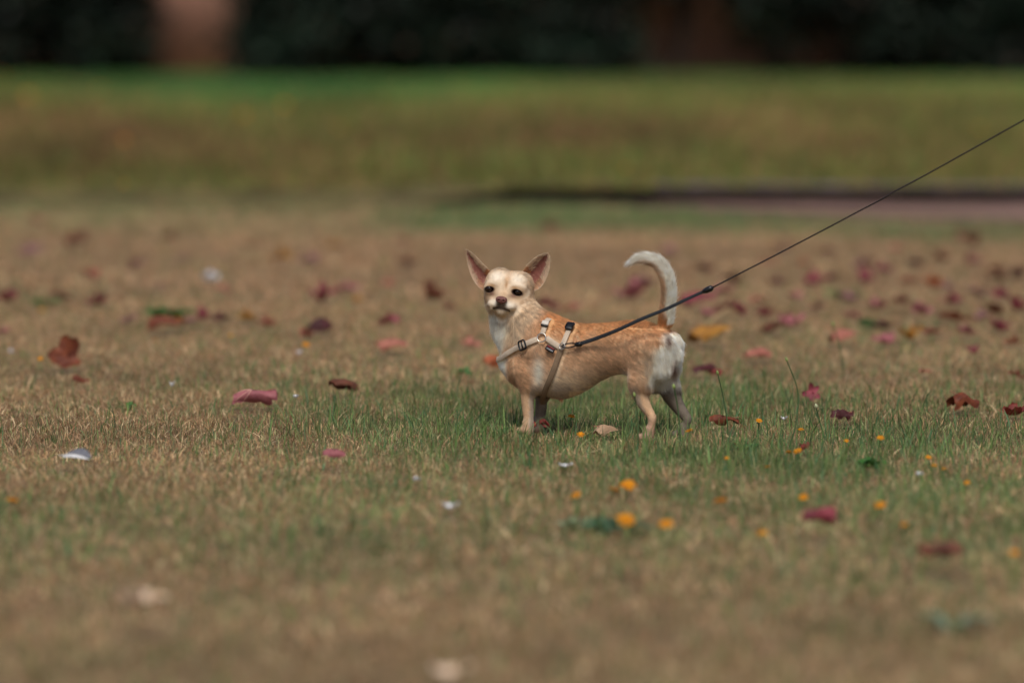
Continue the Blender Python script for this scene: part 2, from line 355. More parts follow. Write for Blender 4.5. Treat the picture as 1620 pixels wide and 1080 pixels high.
# ---- shrubs: leaf sprays through an uneven crown, on bare stems
barkm = mat('dark_bark', hx('3d332b'), .95, noise=14, var=.4, bump=.8, bscale=60)
leafm = mat('shrub_leaf', attr='tint', rough=.55, spec=.25)
def shrub(x, y, rx, ry, h, skirt, label, seed, green=(.010, .020, .012), nleaf=9000, stems=4):
    rg = np.random.default_rng(seed); t = empty('evergreen_shrub', (x, y, VZ), label=label, cat='shrub', group='evergreen shrubs along the wall')
    # clump centres fill the crown's volume unevenly
    k = 90
    cen = rg.uniform(-1, 1, (k * 3, 3)); cen = cen[(cen[:, 0] ** 2 + cen[:, 1] ** 2 < 1)][:k]
    cz = rg.uniform(0, 1, len(cen)) ** .9
    taper = 1 - .45 * np.clip(cz - .5, 0, 1)
    lowlift = skirt * (.3 + 1.2 * vnoise(cen[:, 0] * 2 + seed, cen[:, 1] * 2, .8, seed))
    cx = x + cen[:, 0] * rx * taper; cy = y + cen[:, 1] * ry * taper; zc = VZ + lowlift + cz * (h - lowlift)
    pick = rg.integers(0, len(cen), nleaf); s = rg.normal(0, 1, (nleaf, 3)) * np.array([.11, .15, .10])
    P = np.stack([cx, cy, zc], -1)[pick] + s
    P[:, 2] = np.maximum(P[:, 2], VZ + .02)
    d1 = rg.normal(0, 1, (nleaf, 3)); d1[:, 2] -= .3; d1 /= np.linalg.norm(d1, axis=1)[:, None]
    d2 = np.cross(d1, rg.normal(0, 1, (nleaf, 3))); d2 /= np.linalg.norm(d2, axis=1)[:, None]
    L = rg.uniform(.05, .09, (nleaf, 1)); Wd = L * .42
    V = np.stack([P, P + d1 * L * .5 + d2 * Wd, P + d1 * L, P + d1 * L * .5 - d2 * Wd], 1).reshape(-1, 3)
    F = np.arange(nleaf * 4).reshape(-1, 4)
    c = np.array(green)[None] * rg.uniform(.6, 1.5, (nleaf, 1)) * (0.3 + 1.9 * rg.uniform(0, 1, (len(cen), 1)) ** 2)[pick]
    brown = rg.random(nleaf) < .06; c[brown] = (.05, .03, .018)
    mesh('foliage', V, F, leafm, t, cols=np.repeat(c, 4, 0), smooth=False)
    parts = []
    for i in range(stems):
        a = rg.uniform(0, 6.28); r0 = rg.uniform(0, .12)
        b = np.array([x + r0 * math.cos(a), y + r0 * math.sin(a), VZ - .03])
        e = np.array([x + rx * .6 * rg.uniform(-1, 1), y + ry * .5 * rg.uniform(-1, 1), VZ + h * .7])
        m = (b + e) / 2 + rg.normal(0, .07, 3); P_ = spline([b, m, e], 5); parts.append(tube(P_, np.linspace(.035, .012, len(P_)), 7))
        for q in range(3):
            s0 = P_[rg.integers(3, len(P_) - 2)]; e2 = s0 + rg.normal(0, .25, 3) + np.array([0, 0, .25]); parts.append(tube(spline([s0, (s0 + e2) / 2 + rg.normal(0, .04, 3), e2], 3), [.012] * 6 + [.006], 5))
    V, F = join(parts); mesh('stem', V, F, barkm, t)
    return t
SY = 29.6
def sx(px): return (px - 810) / FPX * SY
SH = [ # px centre, half width px, skirt, stems, label
 (-60, 130, .05, 4, 'dark evergreen shrub cut by the left edge of the picture'),
 (141, 82, .06, 4, 'dark evergreen shrub just left of the bare strip of terracotta wall'),
 (467, 96, .03, 5, 'dense dark evergreen shrub just right of the bare strip of terracotta wall'),
 (645, 100, .24, 4, 'dark evergreen shrub with small wall gaps at its foot, second from the bare strip'),
 (800, 105, .06, 4, 'dark evergreen shrub straight above the space left of the dog'),
 (908, 80, .12, 4, 'dark evergreen shrub left of the sloping terracotta gap'),
 (1228, 78, .45, 3, 'loose evergreen shrub leaning over the sloping terracotta gap'),
 (1068, 50, 1.0, 3, 'thin evergreen shrub whose crown hangs above the sloping terracotta gap'),
 (1330, 84, .42, 4, 'loose evergreen shrub with reddish wall showing through its middle'),
 (1465, 95, .05, 5, 'dense dark evergreen shrub where the lead points, near the right edge'),
 (1610, 100, .09, 4, 'dark evergreen shrub cut by the right edge of the picture')]
for i, (px, hw, sk, st, lb) in enumerate(SH):
    shrub(sx(px), SY + .12 * math.sin(i * 2.3), hw / FPX * SY, .5, 1.55 + .2 * math.sin(i * 1.7), sk, lb, 40 + i, nleaf=(6500 if 'loose' in lb or 'thin' in lb else 13000), stems=st)

# ================================================================== GRASS
def blades(name, n_per_m2, y0, y1, xpad, hfun, wfun, cfun, label, segs=3, lean=.5, z0=0.0, seed=1, m=None, keep=None):
    rg = np.random.default_rng(seed)
    # trapezoid of lawn that the lens covers, with room to each side
    A = (y1 - y0) * 2 * ((y0 + y1) / 2 * .1334 + xpad); n = int(A * n_per_m2)
    w0, w1 = y0 * .1334 + xpad, y1 * .1334 + xpad
    u = rg.random(n); y = y0 + (y1 - y0) * (np.sqrt(w0 * w0 + u * (w1 * w1 - w0 * w0)) - w0) / max(w1 - w0, 1e-6)
    x = (rg.random(n) * 2 - 1) * (y * .1334 + xpad)
    pp = proj(np.stack([x, y, 0 * x + z0], -1)); px, py = pp[:, 0], pp[:, 1]
    if keep is not None:
        k = keep(x, y, px, py, rg); x, y, px, py = x[k], y[k], px[k], py[k]
    n = len(x)
    green = cfun(x, y, px, py, rg); colr, isg = green
    h = hfun(x, y, px, py, isg, rg); wd = wfun(isg, rg, n)
    a = rg.uniform(0, 2 * np.pi, n); ln = np.abs(rg.normal(0, lean, n)) * h * (1.2 + .9 * (isg < .5) - .3 * (isg > 1.5))
    dx, dy = np.cos(a), np.sin(a)
    b = rg.uniform(0, np.pi, n); wx, wy = np.cos(b) * wd / 2, np.sin(b) * wd / 2
    pts = []
    for k in range(segs):
        t = k / segs; o = ln * t ** 1.7; z = z0 + h * (t - .18 * t * t * np.minimum(ln / h, 1.5)); s = 1 - .45 * t
        pts += [np.stack([x + dx * o - wx * s, y + dy * o - wy * s, z], -1), np.stack([x + dx * o + wx * s, y + dy * o + wy * s, z], -1)]
    zt = z0 + h * (1 - .18 * np.minimum(ln / h, 1.5)); pts.append(np.stack([x + dx * ln, y + dy * ln, zt], -1))
    K = 2 * segs + 1; V = np.stack(pts, 1).reshape(-1, 3); b0 = np.arange(n)[:, None] * K
    q = [b0 + np.array([2 * k, 2 * k + 1, 2 * k + 3, 2 * k + 2]) for k in range(segs - 1)]
    F = ([np.concatenate(q)] if q else []) + [b0 + np.array([2 * segs - 2, 2 * segs - 1, 2 * segs])]
    cols = np.repeat(colr, K, 0)
    print(name, n, 'blades')
    return mesh(name, V, F, m or grassm, cols=cols, label=label, kind='stuff')
LXY = []                                      # where leaves and the feather lie: the grass under and just before them is flattened
for q in LEAVES + [(118, 728, 56, 30), (712, 804, 26, 14), (332, 444, 26, 20), (712, 1071, 64, 30)]:
    g = G(q[0], q[1] + q[3] * .35); LXY.append((g[0], g[1], q[2] * g[1] / FPX * .55 + .006))
def flatten(x, y):
    f = np.ones(len(x))
    for (a, b, r) in LXY:
        near = (np.abs(x - a) < r * 1.5) & (y < b + r) & (y > b - r - .16)
        if near.any():
            d = np.hypot((x[near] - a) / r, np.where(y[near] > b, (y[near] - b) / r, (y[near] - b) / (r + .09))); f[near] = np.minimum(f[near], .28 + .72 * np.clip((d - .8) / .5, 0, 1))
    return f
grassm = mat('grass_blade', attr='tint', rough=.6, spec=.25, trans=.25)
DRY = np.array([hx('c9ae86'), hx('b89a74'), hx('a08262'), hx('ddcaa4'), hx('ae9276'), hx('8c7052')])
GRN = np.array([hx('8b9366'), hx('7c8858'), hx('9ca076'), hx('70825c'), hx('a8a87c'), hx('6a7c4c')])
GRL = np.array([hx('5f7a42'), hx('6a8652'), hx('527048'), hx('7a9258'), hx('5a7e5a')])
def lawn_col(x, y, px, py, rg):
    n = len(x)
    g = zone(px, py) * (.3 + 1.4 * fnoise(x, y, .30, 3)) * (.35 + 1.3 * fnoise(x, y, .09, 7))
    isg = (rg.random(n) < g * .85).astype(float); long_ = (isg > 0) & (rg.random(n) < .13 + .08 * zone(px, py)); isg = isg + long_
    c = np.where(isg[:, None] > 0, GRN[rg.integers(0, len(GRN), n)], DRY[rg.integers(0, len(DRY), n)])
    c = np.where(long_[:, None], GRL[rg.integers(0, len(GRL), n)], c)
    tone = .72 + .55 * fnoise(x, y, .5, 21)
    k_ = np.clip(1 - np.abs(y - 6.8) / 1.2, .45, 1); c = c * (1 + (rg.uniform(-.55, .5, n) * k_))[:, None] * tone[:, None]
    pink = (.5 + .9 * (fnoise(x, y, .9, 33) - .5))[:, None] * (1 - isg)[:, None]
    c = c * (.72 + .56 * fnoise(x, y, .055, 90))[:, None] * np.array([1.10, 1.06, .99])
    c = c * (1 + np.exp(-((py - 460) / 110) ** 2)[:, None] * np.array([.07, -.02, .0]))
    c = c * (1 + pink * np.array([.06, -.05, -.02]))
    return c, isg
def lawn_h(x, y, px, py, isg, rg):
    n = len(x); z = np.clip(zone(px, py), 0, 1)
    h = np.where(isg > 1, rg.gamma(7, .0043, n) * (.75 + .35 * z), np.where(isg > 0, rg.gamma(4, .0029, n) * (.8 + .25 * z), rg.gamma(4, .0025, n)))
    h = h * (1 + .35 * np.exp(-((px - 950) / 180) ** 2 - ((py - 702) / 16) ** 2))
    return np.clip(h, .004, .058) * (.7 + .6 * fnoise(x, y, .15, 50)) * flatten(x, y)
def w_(s): return lambda isg, rg, n: (.0009 + rg.gamma(2, .00040, n)) * s
def lawn_keep(x, y, px, py, rg): return ~((y > DK - .15 - 1.2 * np.clip((px - 960) / 420, 0, 1)) & (px > 960) & (rg.random(len(x)) > .05))
LB = 'short patchy lawn of dry straw and green blades'
blades('lawn_grass', 19000, 4.0, 5.7, .35, lawn_h, w_(1.25), lawn_col, LB + ' in the foreground', 2, .6, seed=2)
blades('lawn_grass', 32000, 5.7, 7.6, .25, lawn_h, w_(.9), lawn_col, LB + ' around the dog', 3, .5, seed=3)
blades('lawn_grass', 17000, 7.6, 9.6, .3, lawn_h, w_(1.1), lawn_col, LB + ' behind the dog', 2, .5, seed=4)
blades('lawn_grass', 7000, 9.6, DK - .02, .4, lawn_h, w_(1.8), lawn_col, LB + ' towards the kerb', 2, .5, seed=5, keep=lawn_keep)
def th_col(x, y, px, py, rg):
    n = len(x); c = DRY[rg.integers(0, len(DRY), n)] * rg.uniform(.6, 1.25, (n, 1)); return c, np.zeros(n)
def th_h(x, y, px, py, isg, rg): return rg.uniform(.002, .007, len(x))
blades('dry_clippings', 9000, 5.6, 7.9, .25, th_h, w_(.8), th_col, 'loose straw clippings lying in the lawn', 2, 2.6, seed=6)
VG = np.array([hx('74883c'), hx('6a8040'), hx('788438'), hx('647534'), hx('8a843e'), hx('587036'), hx('97844a')])
VD = np.array([hx('775c38'), hx('8e7048'), hx('654c30'), hx('a07a50')])
VE = np.array([hx('437a38'), hx('528640'), hx('3c6c38')])
def v_col(x, y, px, py, rg):
    n = len(x)
    def g(cx, cy, sx_, sy_): return np.exp(-((px - cx) / sx_) ** 2 - ((py - cy) / sy_) ** 2)
    d = .24 + .6 * g(90, 230, 200, 60) + .35 * g(350, 260, 200, 40) + .55 * g(850, 225, 220, 35) + .4 * g(1150, 220, 200, 30) + .25 * g(1400, 230, 200, 40)
    d = d * (.2 + 1.7 * fnoise(x, y * .35, .5, 61)) * (py > 150)
    e = np.clip(g(430, 140, 330, 26) * 1.1 + .6 * (py < 135), 0, 1)
    c = VG[rg.integers(0, len(VG), n)]
    c = np.where((rg.random(n) < d)[:, None], VD[rg.integers(0, len(VD), n)], c)
    c = np.where((rg.random(n) < e)[:, None], VE[rg.integers(0, len(VE), n)], c)
    c = c * 1.18 * rg.uniform(.7, 1.3, (n, 1)) * (.55 + .9 * fnoise(x, y * .25, .8, 71))[:, None]
    c = c * 1.0 + c.mean(1, keepdims=True) * .06
    return c, np.ones(n)
def v_h(x, y, px, py, isg, rg): return rg.gamma(7, .009, len(x)) * (.6 + .8 * fnoise(x, y, .6, 80)) * np.clip((y - DK) / .5, .35, 1) * np.interp(y, [18, 27], [1, .42])
vk = lambda x, y, px, py, rg: ~((x > kx) & (y < DK - .03))
blades('verge_grass', 2600, DK - .2, 19, .6, v_h, w_(4.0), v_col, 'longer dark green and brown grass on the near part of the verge', 2, .45, z0=VZ - .01, seed=8, keep=vk)
blades('verge_grass', 1000, 19, 31, .8, v_h, w_(7.0), v_col, 'longer green grass on the verge up to the shrubs', 2, .45, z0=VZ - .01, seed=9)

# ================================================================== DOG
P1 = G(834, 688); P2 = G(1029, 699)
Fd = nrm(P1 - P2); Ld = np.array([-Fd[1], Fd[0], 0]); Zd = np.array([0, 0, 1.])
OD = (P1 + P2) / 2 - .026 * Ld
def Q(px, py, v=0.0):
    """point of the photo's ray that lies v metres to the dog's left of its middle plane"""
    d = ray(px, py); t = (v - (C0 - OD) @ Ld) / (d @ Ld); return C0 + t * d
def loc(P): D = np.asarray(P) - OD; return np.stack([D @ Fd, D @ Ld, D @ Zd], -1)
def unl(u, v, w): return OD + u * Fd + v * Ld + w * Zd
PX = 6.74 / FPX                                # metres per photo pixel at the dog

class Field:
    def __init__(s, lo, hi, xs, ys, zs):
        s.x, s.y, s.z = xs.astype(np.float32), ys.astype(np.float32), zs.astype(np.float32)
        s.v = np.full((len(xs), len(ys), len(zs)), .05, np.float32)
    def sub(s, lo, hi):
        r = []
        for a, l, h in zip((s.x, s.y, s.z), lo, hi): r.append(slice(max(0, np.searchsorted(a, l) - 1), np.searchsorted(a, h) + 1))
        return tuple(r)
    def grid(s, sl): return s.x[sl[0]][:, None, None], s.y[sl[1]][None, :, None], s.z[sl[2]][None, None, :]
    def add(s, lo, hi, fn, k=.008, op='u'):
        pad = .004 + k * 1.5; sl = s.sub(np.asarray(lo) - pad, np.asarray(hi) + pad); X, Y, Z = s.grid(sl); d = fn(X, Y, Z).astype(np.float32); o = s.v[sl]
        if op == 'u': h = np.maximum(k - np.abs(o - d), 0) / k; s.v[sl] = np.minimum(o, d) - h * h * k * .25
        else: h = np.maximum(k - np.abs(o + d), 0) / k; s.v[sl] = np.maximum(o, -d) + h * h * k * .25
    def cone(s, a, b, ra, rb, k=.008, op='u'):
        a = np.asarray(a); b = np.asarray(b); rm = max(ra, rb); ab = b - a; l2 = ab @ ab
        def fn(X, Y, Z):
            pa = (X - a[0], Y - a[1], Z - a[2]); t = np.clip((pa[0] * ab[0] + pa[1] * ab[1] + pa[2] * ab[2]) / l2, 0, 1)
            return np.sqrt((pa[0] - t * ab[0]) ** 2 + (pa[1] - t * ab[1]) ** 2 + (pa[2] - t * ab[2]) ** 2) - (ra + (rb - ra) * t)
        s.add(np.minimum(a, b) - rm, np.maximum(a, b) + rm, fn, k, op)
    def chain(s, pts, k=.006):
        P = spline(np.array([[*p, r] for p, r in pts]), 4); rm = P[:, 3].max()
        def fn(X, Y, Z):
            d = None
            for A, B in zip(P[:-1], P[1:]):
                a, b = A[:3], B[:3]; ab = b - a; l2 = ab @ ab + 1e-12; pa = (X - a[0], Y - a[1], Z - a[2])
                t = np.clip((pa[0] * ab[0] + pa[1] * ab[1] + pa[2] * ab[2]) / l2, 0, 1)
                q = np.sqrt((pa[0] - t * ab[0]) ** 2 + (pa[1] - t * ab[1]) ** 2 + (pa[2] - t * ab[2]) ** 2) - (A[3] + (B[3] - A[3]) * t)
                d = q if d is None else np.minimum(d, q)
            return d
        s.add(P[:, :3].min(0) - rm, P[:, :3].max(0) + rm, fn, k)
    def ell(s, c, r, ax=None, k=.008, op='u'):
        c = np.asarray(c); ax = np.eye(3) if ax is None else np.asarray(ax); rm = max(r)
        def fn(X, Y, Z):
            p = (X - c[0], Y - c[1], Z - c[2]); k0 = 0; k1 = 0
            for i in range(3):
                q = p[0] * ax[i][0] + p[1] * ax[i][1] + p[2] * ax[i][2]; k0 = k0 + (q / r[i]) ** 2; k1 = k1 + (q / r[i] ** 2) ** 2
            k0 = np.sqrt(k0); k1 = np.sqrt(k1) + 1e-6; return k0 * (k0 - 1) / k1
        s.add(c - rm, c + rm, fn, k, op)

def nets(s):
    """naive surface nets over a (possibly uneven) grid"""
    v = s.v; S = v < 0; nx, ny, nz = v.shape
    c = np.zeros((nx - 1, ny - 1, nz - 1), np.int8)
    for i in (0, 1):
        for j in (0, 1):
            for k in (0, 1): c += S[i:nx - 1 + i, j:ny - 1 + j, k:nz - 1 + k]
    act = (c > 0) & (c < 8); idx = np.full(act.shape, -1, np.int64); I = np.argwhere(act); idx[act] = np.arange(len(I))
    acc = np.zeros((len(I), 3)); cnt = np.zeros(len(I)); g = (s.x, s.y, s.z)
    for a in range(3):
        o = [b for b in range(3) if b != a]
        for i in (0, 1):
            for j in (0, 1):
                A = I.copy(); A[:, o[0]] += i; A[:, o[1]] += j; B = A.copy(); B[:, a] += 1
                va = v[tuple(A.T)]; vb = v[tuple(B.T)]; m = (va < 0) != (vb < 0); t = np.where(m, va / np.where(m, va - vb, 1), 0)
                pa = np.stack([g[q][A[:, q]] for q in range(3)], -1).astype(float); pb = np.stack([g[q][B[:, q]] for q in range(3)], -1)
                acc += np.where(m[:, None], pa + (pb - pa) * t[:, None], 0); cnt += m
    V = acc / cnt[:, None]; Fs = []
    for a in range(3):
        b, cc = (a + 1) % 3, (a + 2) % 3
        sl0 = [slice(None)] * 3; sl1 = [slice(None)] * 3; sl0[a] = slice(0, -1); sl1[a] = slice(1, None)
        ch = S[tuple(sl0)] != S[tuple(sl1)]; E = np.argwhere(ch)
        ok = (E[:, b] > 0) & (E[:, cc] > 0) & (E[:, b] < v.shape[b] - 1) & (E[:, cc] < v.shape[cc] - 1); E = E[ok]
        ins = S[tuple(E.T)]
        def at(db, dc):
            q = E.copy(); q[:, b] += db; q[:, cc] += dc; return idx[tuple(q.T)]
        f = np.stack([at(-1, -1), at(0, -1), at(0, 0), at(-1, 0)], -1); f[~ins] = f[~ins][:, ::-1]; Fs.append(f)
    F = np.concatenate(Fs); return V, F[(F >= 0).all(1)]
def relax(V, F, it=1, lam=.5):
    for _ in range(it):
        s = np.zeros_like(V); n = np.zeros(len(V))
        for a, b in ((0, 1), (1, 2), (2, 3), (3, 0)):
            np.add.at(s, F[:, a], V[F[:, b]]); np.add.at(n, F[:, a], 1); np.add.at(s, F[:, b], V[F[:, a]]); np.add.at(n, F[:, b], 1)
        V = V + lam * (s / n[:, None] - V)
    return V

# ---- head frame: a to the photo's right, b towards the lens, c up
HC = Q(804, 458, .004)
b0 = nrm(np.array([C0[0] - HC[0], C0[1] - HC[1], 0.02 * 6.7])); r0 = np.array([1., 0, 0]); h0 = nrm(np.cross(r0, -b0)); r0 = nrm(np.cross(-b0, h0))
ps, ro = R(9), R(7.5)
Hb = math.cos(ps) * b0 - math.sin(ps) * r0; Hr = math.cos(ps) * r0 + math.sin(ps) * b0
Hc = math.cos(ro) * h0 + math.sin(ro) * Hr; Hr = math.cos(ro) * Hr - math.sin(ro) * h0
AX = np.array([Hr, Hb, Hc])
def H(a, b, c): return HC + (a * Hr + b * Hb + c * Hc) * .001
def hl(P): D = np.asarray(P) - HC; return np.stack([D @ Hr, D @ Hb, D @ Hc], -1) * 1000
def HP(px, py, b):
    """head point on the pixel's ray at depth b (mm) of the head frame"""
    d = ray(px, py); t = (b * .001 - (C0 - HC) @ Hb) / (d @ Hb); return C0 + t * d

lo = np.array([min(Q(735, 500)[0], 0) - .03, 0, -.006]); ypts = [Q(735, 480, .03)[1], Q(1100, 600, .06)[1], Q(860, 600, -.06)[1]]
def steps(segs):
    out = [segs[0][0]]
    for a, b, h in segs: out += list(np.linspace(a, b, max(2, int((b - a) / h)) + 1)[1:])
    return np.array(out)
xh0, xh1 = HC[0] - .075, HC[0] + .075
X_ = steps([(xh0, xh1, .00115), (xh1, Q(1103, 600)[0] + .012, .0019)])
yh0, yh1 = HC[1] - .085, HC[1] + .06
ymin = Q(1060, 650, .075)[1] - .015
ymax = max(HC[1] + .09, Q(780, 560, -.06)[1] + .03)
Y_ = steps([(ymin, yh0, .0019), (yh0, yh1, .00125), (yh1, ymax, .0019)]) if ymin < yh0 else steps([(yh0, yh1, .00125), (yh1, ymax, .0019)])
zh0 = HC[2] - .06
Z_ = steps([(-.004, zh0, .0019), (zh0, HC[2] + .055, .00115), (HC[2] + .055, HC[2] + .085, .0019)])
fld = Field(None, None, X_, Y_, Z_)

# trunk: cross-sections along the spine  (px, back y, belly y, half width mm)
ST = [(800, 556, 588, 14), (809, 540, 602, 27), (822, 521, 614, 36), (845, 507, 623, 42), (870, 502, 628, 45), (895, 508, 631, 46), (920, 512, 622, 45), (945, 512, 604, 42),
      (965, 510, 594, 38), (985, 508, 590, 36), (1005, 507, 597, 36), (1025, 510, 602, 36), (1043, 519, 598, 33), (1057, 533, 586, 24)]
su, stp, sbt, shw = [], [], [], []
for px, yt, yb, hw in ST:
    m = loc(Q(px, (yt + yb) / 2)); su.append(m[0]); stp.append(loc(Q(px, yt))[2]); sbt.append(loc(Q(px, yb))[2]); shw.append(hw * .001)
su = np.array(su)[::-1]; stp = np.array(stp)[::-1]; sbt = np.array(sbt)[::-1]; shw = np.array(shw)[::-1]
def smooth_interp(u, xs_, ys_):
    return (np.interp(u - .006, xs_, ys_) + 2 * np.interp(u, xs_, ys_) + np.interp(u + .006, xs_, ys_)) / 4
def trunk(X, Y, Z):
    dx = X - OD[0]; dy = Y - OD[1]; u = dx * Fd[0] + dy * Fd[1] + 0 * Z; v = dx * Ld[0] + dy * Ld[1] + 0 * Z; w = Z + 0 * u
    uc = np.clip(u, su[0], su[-1]); tp = smooth_interp(uc, su, stp); bt = smooth_interp(uc, su, sbt); hw = smooth_interp(uc, su, shw)
    rw = (tp - bt) / 2; wc = (tp + bt) / 2
    dw = (w - wc) / rw; vv = v / (hw * (1 + .10 * dw * (dw < 0) * -1 * (1 - np.abs(dw))))
    k0 = np.sqrt(vv ** 2 + dw ** 2); k1 = np.sqrt((v / hw ** 2) ** 2 + (dw / rw) ** 2) + 1e-6
    e = np.abs(u - uc); return np.sqrt(np.maximum(k0 * (k0 - 1) / k1, -.03) ** 2 * 1.0) * np.sign(k0 - 1) * 1.0 + e
cs = np.array([unl(u, v, w) for u in (su[0], su[-1]) for v in (-.06, .06) for w in (0.03, .26)])
fld.add(cs.min(0), cs.max(0), trunk, .004)
px_ = lambda p: p * PX
def QC(*rows): return [(Q(a, b, v * .001), px_(r)) for a, b, v, r in rows]
# neck and throat
fld.chain(QC((866, 542, 0, 40), (842, 520, 1, 35), (822, 492, -1, 30), (812, 466, -6, 28)), .026)
fld.chain(QC((796, 494, -3, 21), (798, 520, 1, 20), (812, 545, 2, 21)), .018)
fld.cone(Q(801, 575, 0), Q(816, 588, 0), px_(8), px_(15), .012)
# near shoulder, upper arm, foreleg
for sgn in (1, -1):
    def m(px, py, v):                          # mirrored across the middle plane
        l = loc(Q(px, py, v * .001)); return unl(l[0], sgn * l[1], l[2])
    fld.ell(m(846, 560, 27), (.026, .018, .042), np.array([Fd, Ld, Zd]), .016)
    fld.cone(m(832, 585, 26), m(845, 606, 27), px_(19), px_(14), .014)
    # thigh and buttock
    fld.cone(m(1026, 556, 21), m(1015, 603, 26), px_(31), px_(19.5), .016)
    fld.cone(m(1045, 548, 18), m(1046, 580, 19), px_(22), px_(18), .012)
def leg(rows, k=.006): fld.chain(QC(*rows), k)
leg([(836, 590, 27, 17), (835, 612, 27, 12.2), (834.5, 632, 27, 10), (835.5, 650, 27, 8.6), (836.5, 666, 27, 7.8), (837, 677, 27, 7.6), (835, 687, 27, 8)], .016)
leg([(858, 600, -18, 14), (857, 622, -18, 10.2), (856, 645, -18, 8.8), (854, 664, -18, 7.6), (853, 677, -18, 7), (851, 681, -18, 7.5)], .016)
leg([(1014, 600, 27, 19), (1012, 617, 28, 14.5), (1016, 632, 28, 11.2), (1022, 644, 28, 8.8), (1028.5, 654, 28, 7), (1031.5, 661, 28, 7), (1031, 670, 28, 6), (1029, 684, 28, 5.8), (1026, 693, 28, 7.2)], .010)
leg([(1048, 585, -26, 20), (1056, 606, -30, 18), (1063, 626, -33, 14), (1073, 643, -36, 10.5), (1083.5, 657, -37, 8.2), (1087, 663, -37, 7.2), (1085, 673, -37, 6), (1082, 686, -37, 5.8), (1080, 691, -37, 7)], .013)
# paws with toes
for (px, py, v) in ((834, 688, 27), (850, 681.5, -18), (1025, 695, 28), (1079, 692, -37)):
    p = Q(px, py, v * .001); p[2] = .0085
    for k in range(4):
        t = p + Fd * (.012 + .003 * (k in (1, 2))) + Ld * (k - 1.5) * .0052; fld.cone(p, t, .0075, .0048, .004)
    fld.cone(p + Zd * .012, p, .0085, .009, .006)
# tail bone and flesh
TL = QC((1047, 528, 0, 10), (1053, 508, 0, 10.5), (1056, 485, 0, 9.5), (1058, 462, 0, 9), (1055, 440, 0, 8.5), (1046, 421, 0, 7.5), (1034, 412, 0, 6.6), (1019, 408, 0, 4.6), (1004, 411, 0, 2.6), (995, 415.5, 0, 1.3))
fld.chain(TL, .006)
# head
fld.ell(H(0, -6, 3), (.0395, .040, .0300), AX, .01)
fld.ell(H(-20, -2, 11), (.0205, .030, .0225), AX, .01); fld.ell(H(20, -2, 11), (.0205, .030, .0225), AX, .01)
for s in (-1, 1):
    fld.ell(H(s * 21.5, 2, -12), (.0185, .025, .020), AX, .014)
    fld.ell(H(s * 17, 0, -25), (.0160, .022, .0135), AX, .014)
    fld.ell(H(s * 22, 22, 9.5), (.0125, .0085, .0055), AX, .008)      # brow
fld.cone(H(0, 10, -19), H(-2, 36, -19), .0225, .0140, .012)        # muzzle
fld.ell(H(-2, 30, -11), (.0080, .016, .0075), AX, .008)            # bridge
for s in (-1, 1):
    fld.ell(H(-2 + s * 13, 34, -26), (.0135, .0150, .0092), AX, .006)   # lips
fld.cone(H(0, 10, -34), H(-2, 35, -36), .017, .0088, .008)         # lower jaw
fld.ell(H(-2, 43, -17), (.0090, .0075, .0085), AX, .005)
fld.cone(H(0, 34, 12), H(0, 38, 3), .0035, .0035, .010, 'd')       # furrow between the eyes
for s in (-1, 1):                                                  # mouth line
    fld.cone(H(-2, 50, -30.5), H(-2 + s * 12, 45, -33), .0016, .0015, .002, 'd')
    fld.cone(H(-2 + s * 12, 45, -33), H(-2 + s * 20, 32, -35), .0015, .0011, .002, 'd')
fld.cone(H(-2, 54, -22), H(-2, 50, -30), .0010, .0010, .002, 'd')
def nrm_ax(s): t = R(12) * s; return np.array([math.cos(t) * Hr - math.sin(t) * Hc, Hb, math.cos(t) * Hc + math.sin(t) * Hr])
EYES = []
for (px, py) in ((774.5, 456.5), (819.5, 461.5)):
    e = HP(px, py, 22.5); EYES.append(e); s0 = -1 if px < 800 else 1
    fld.ell(e, (.0104, .0100, .0098), AX, .006)
    fld.ell(e + .008 * Hb - .0010 * Hc, (.0079, .016, .0049), nrm_ax(s0), .0018, 'd')
    fld.ell(e, (.0086, .0088, .0084), AX, .001, 'd')
BV, BF = nets(fld); BV = relax(BV, BF, 2, .5); del fld
print('body', len(BV), len(BF))

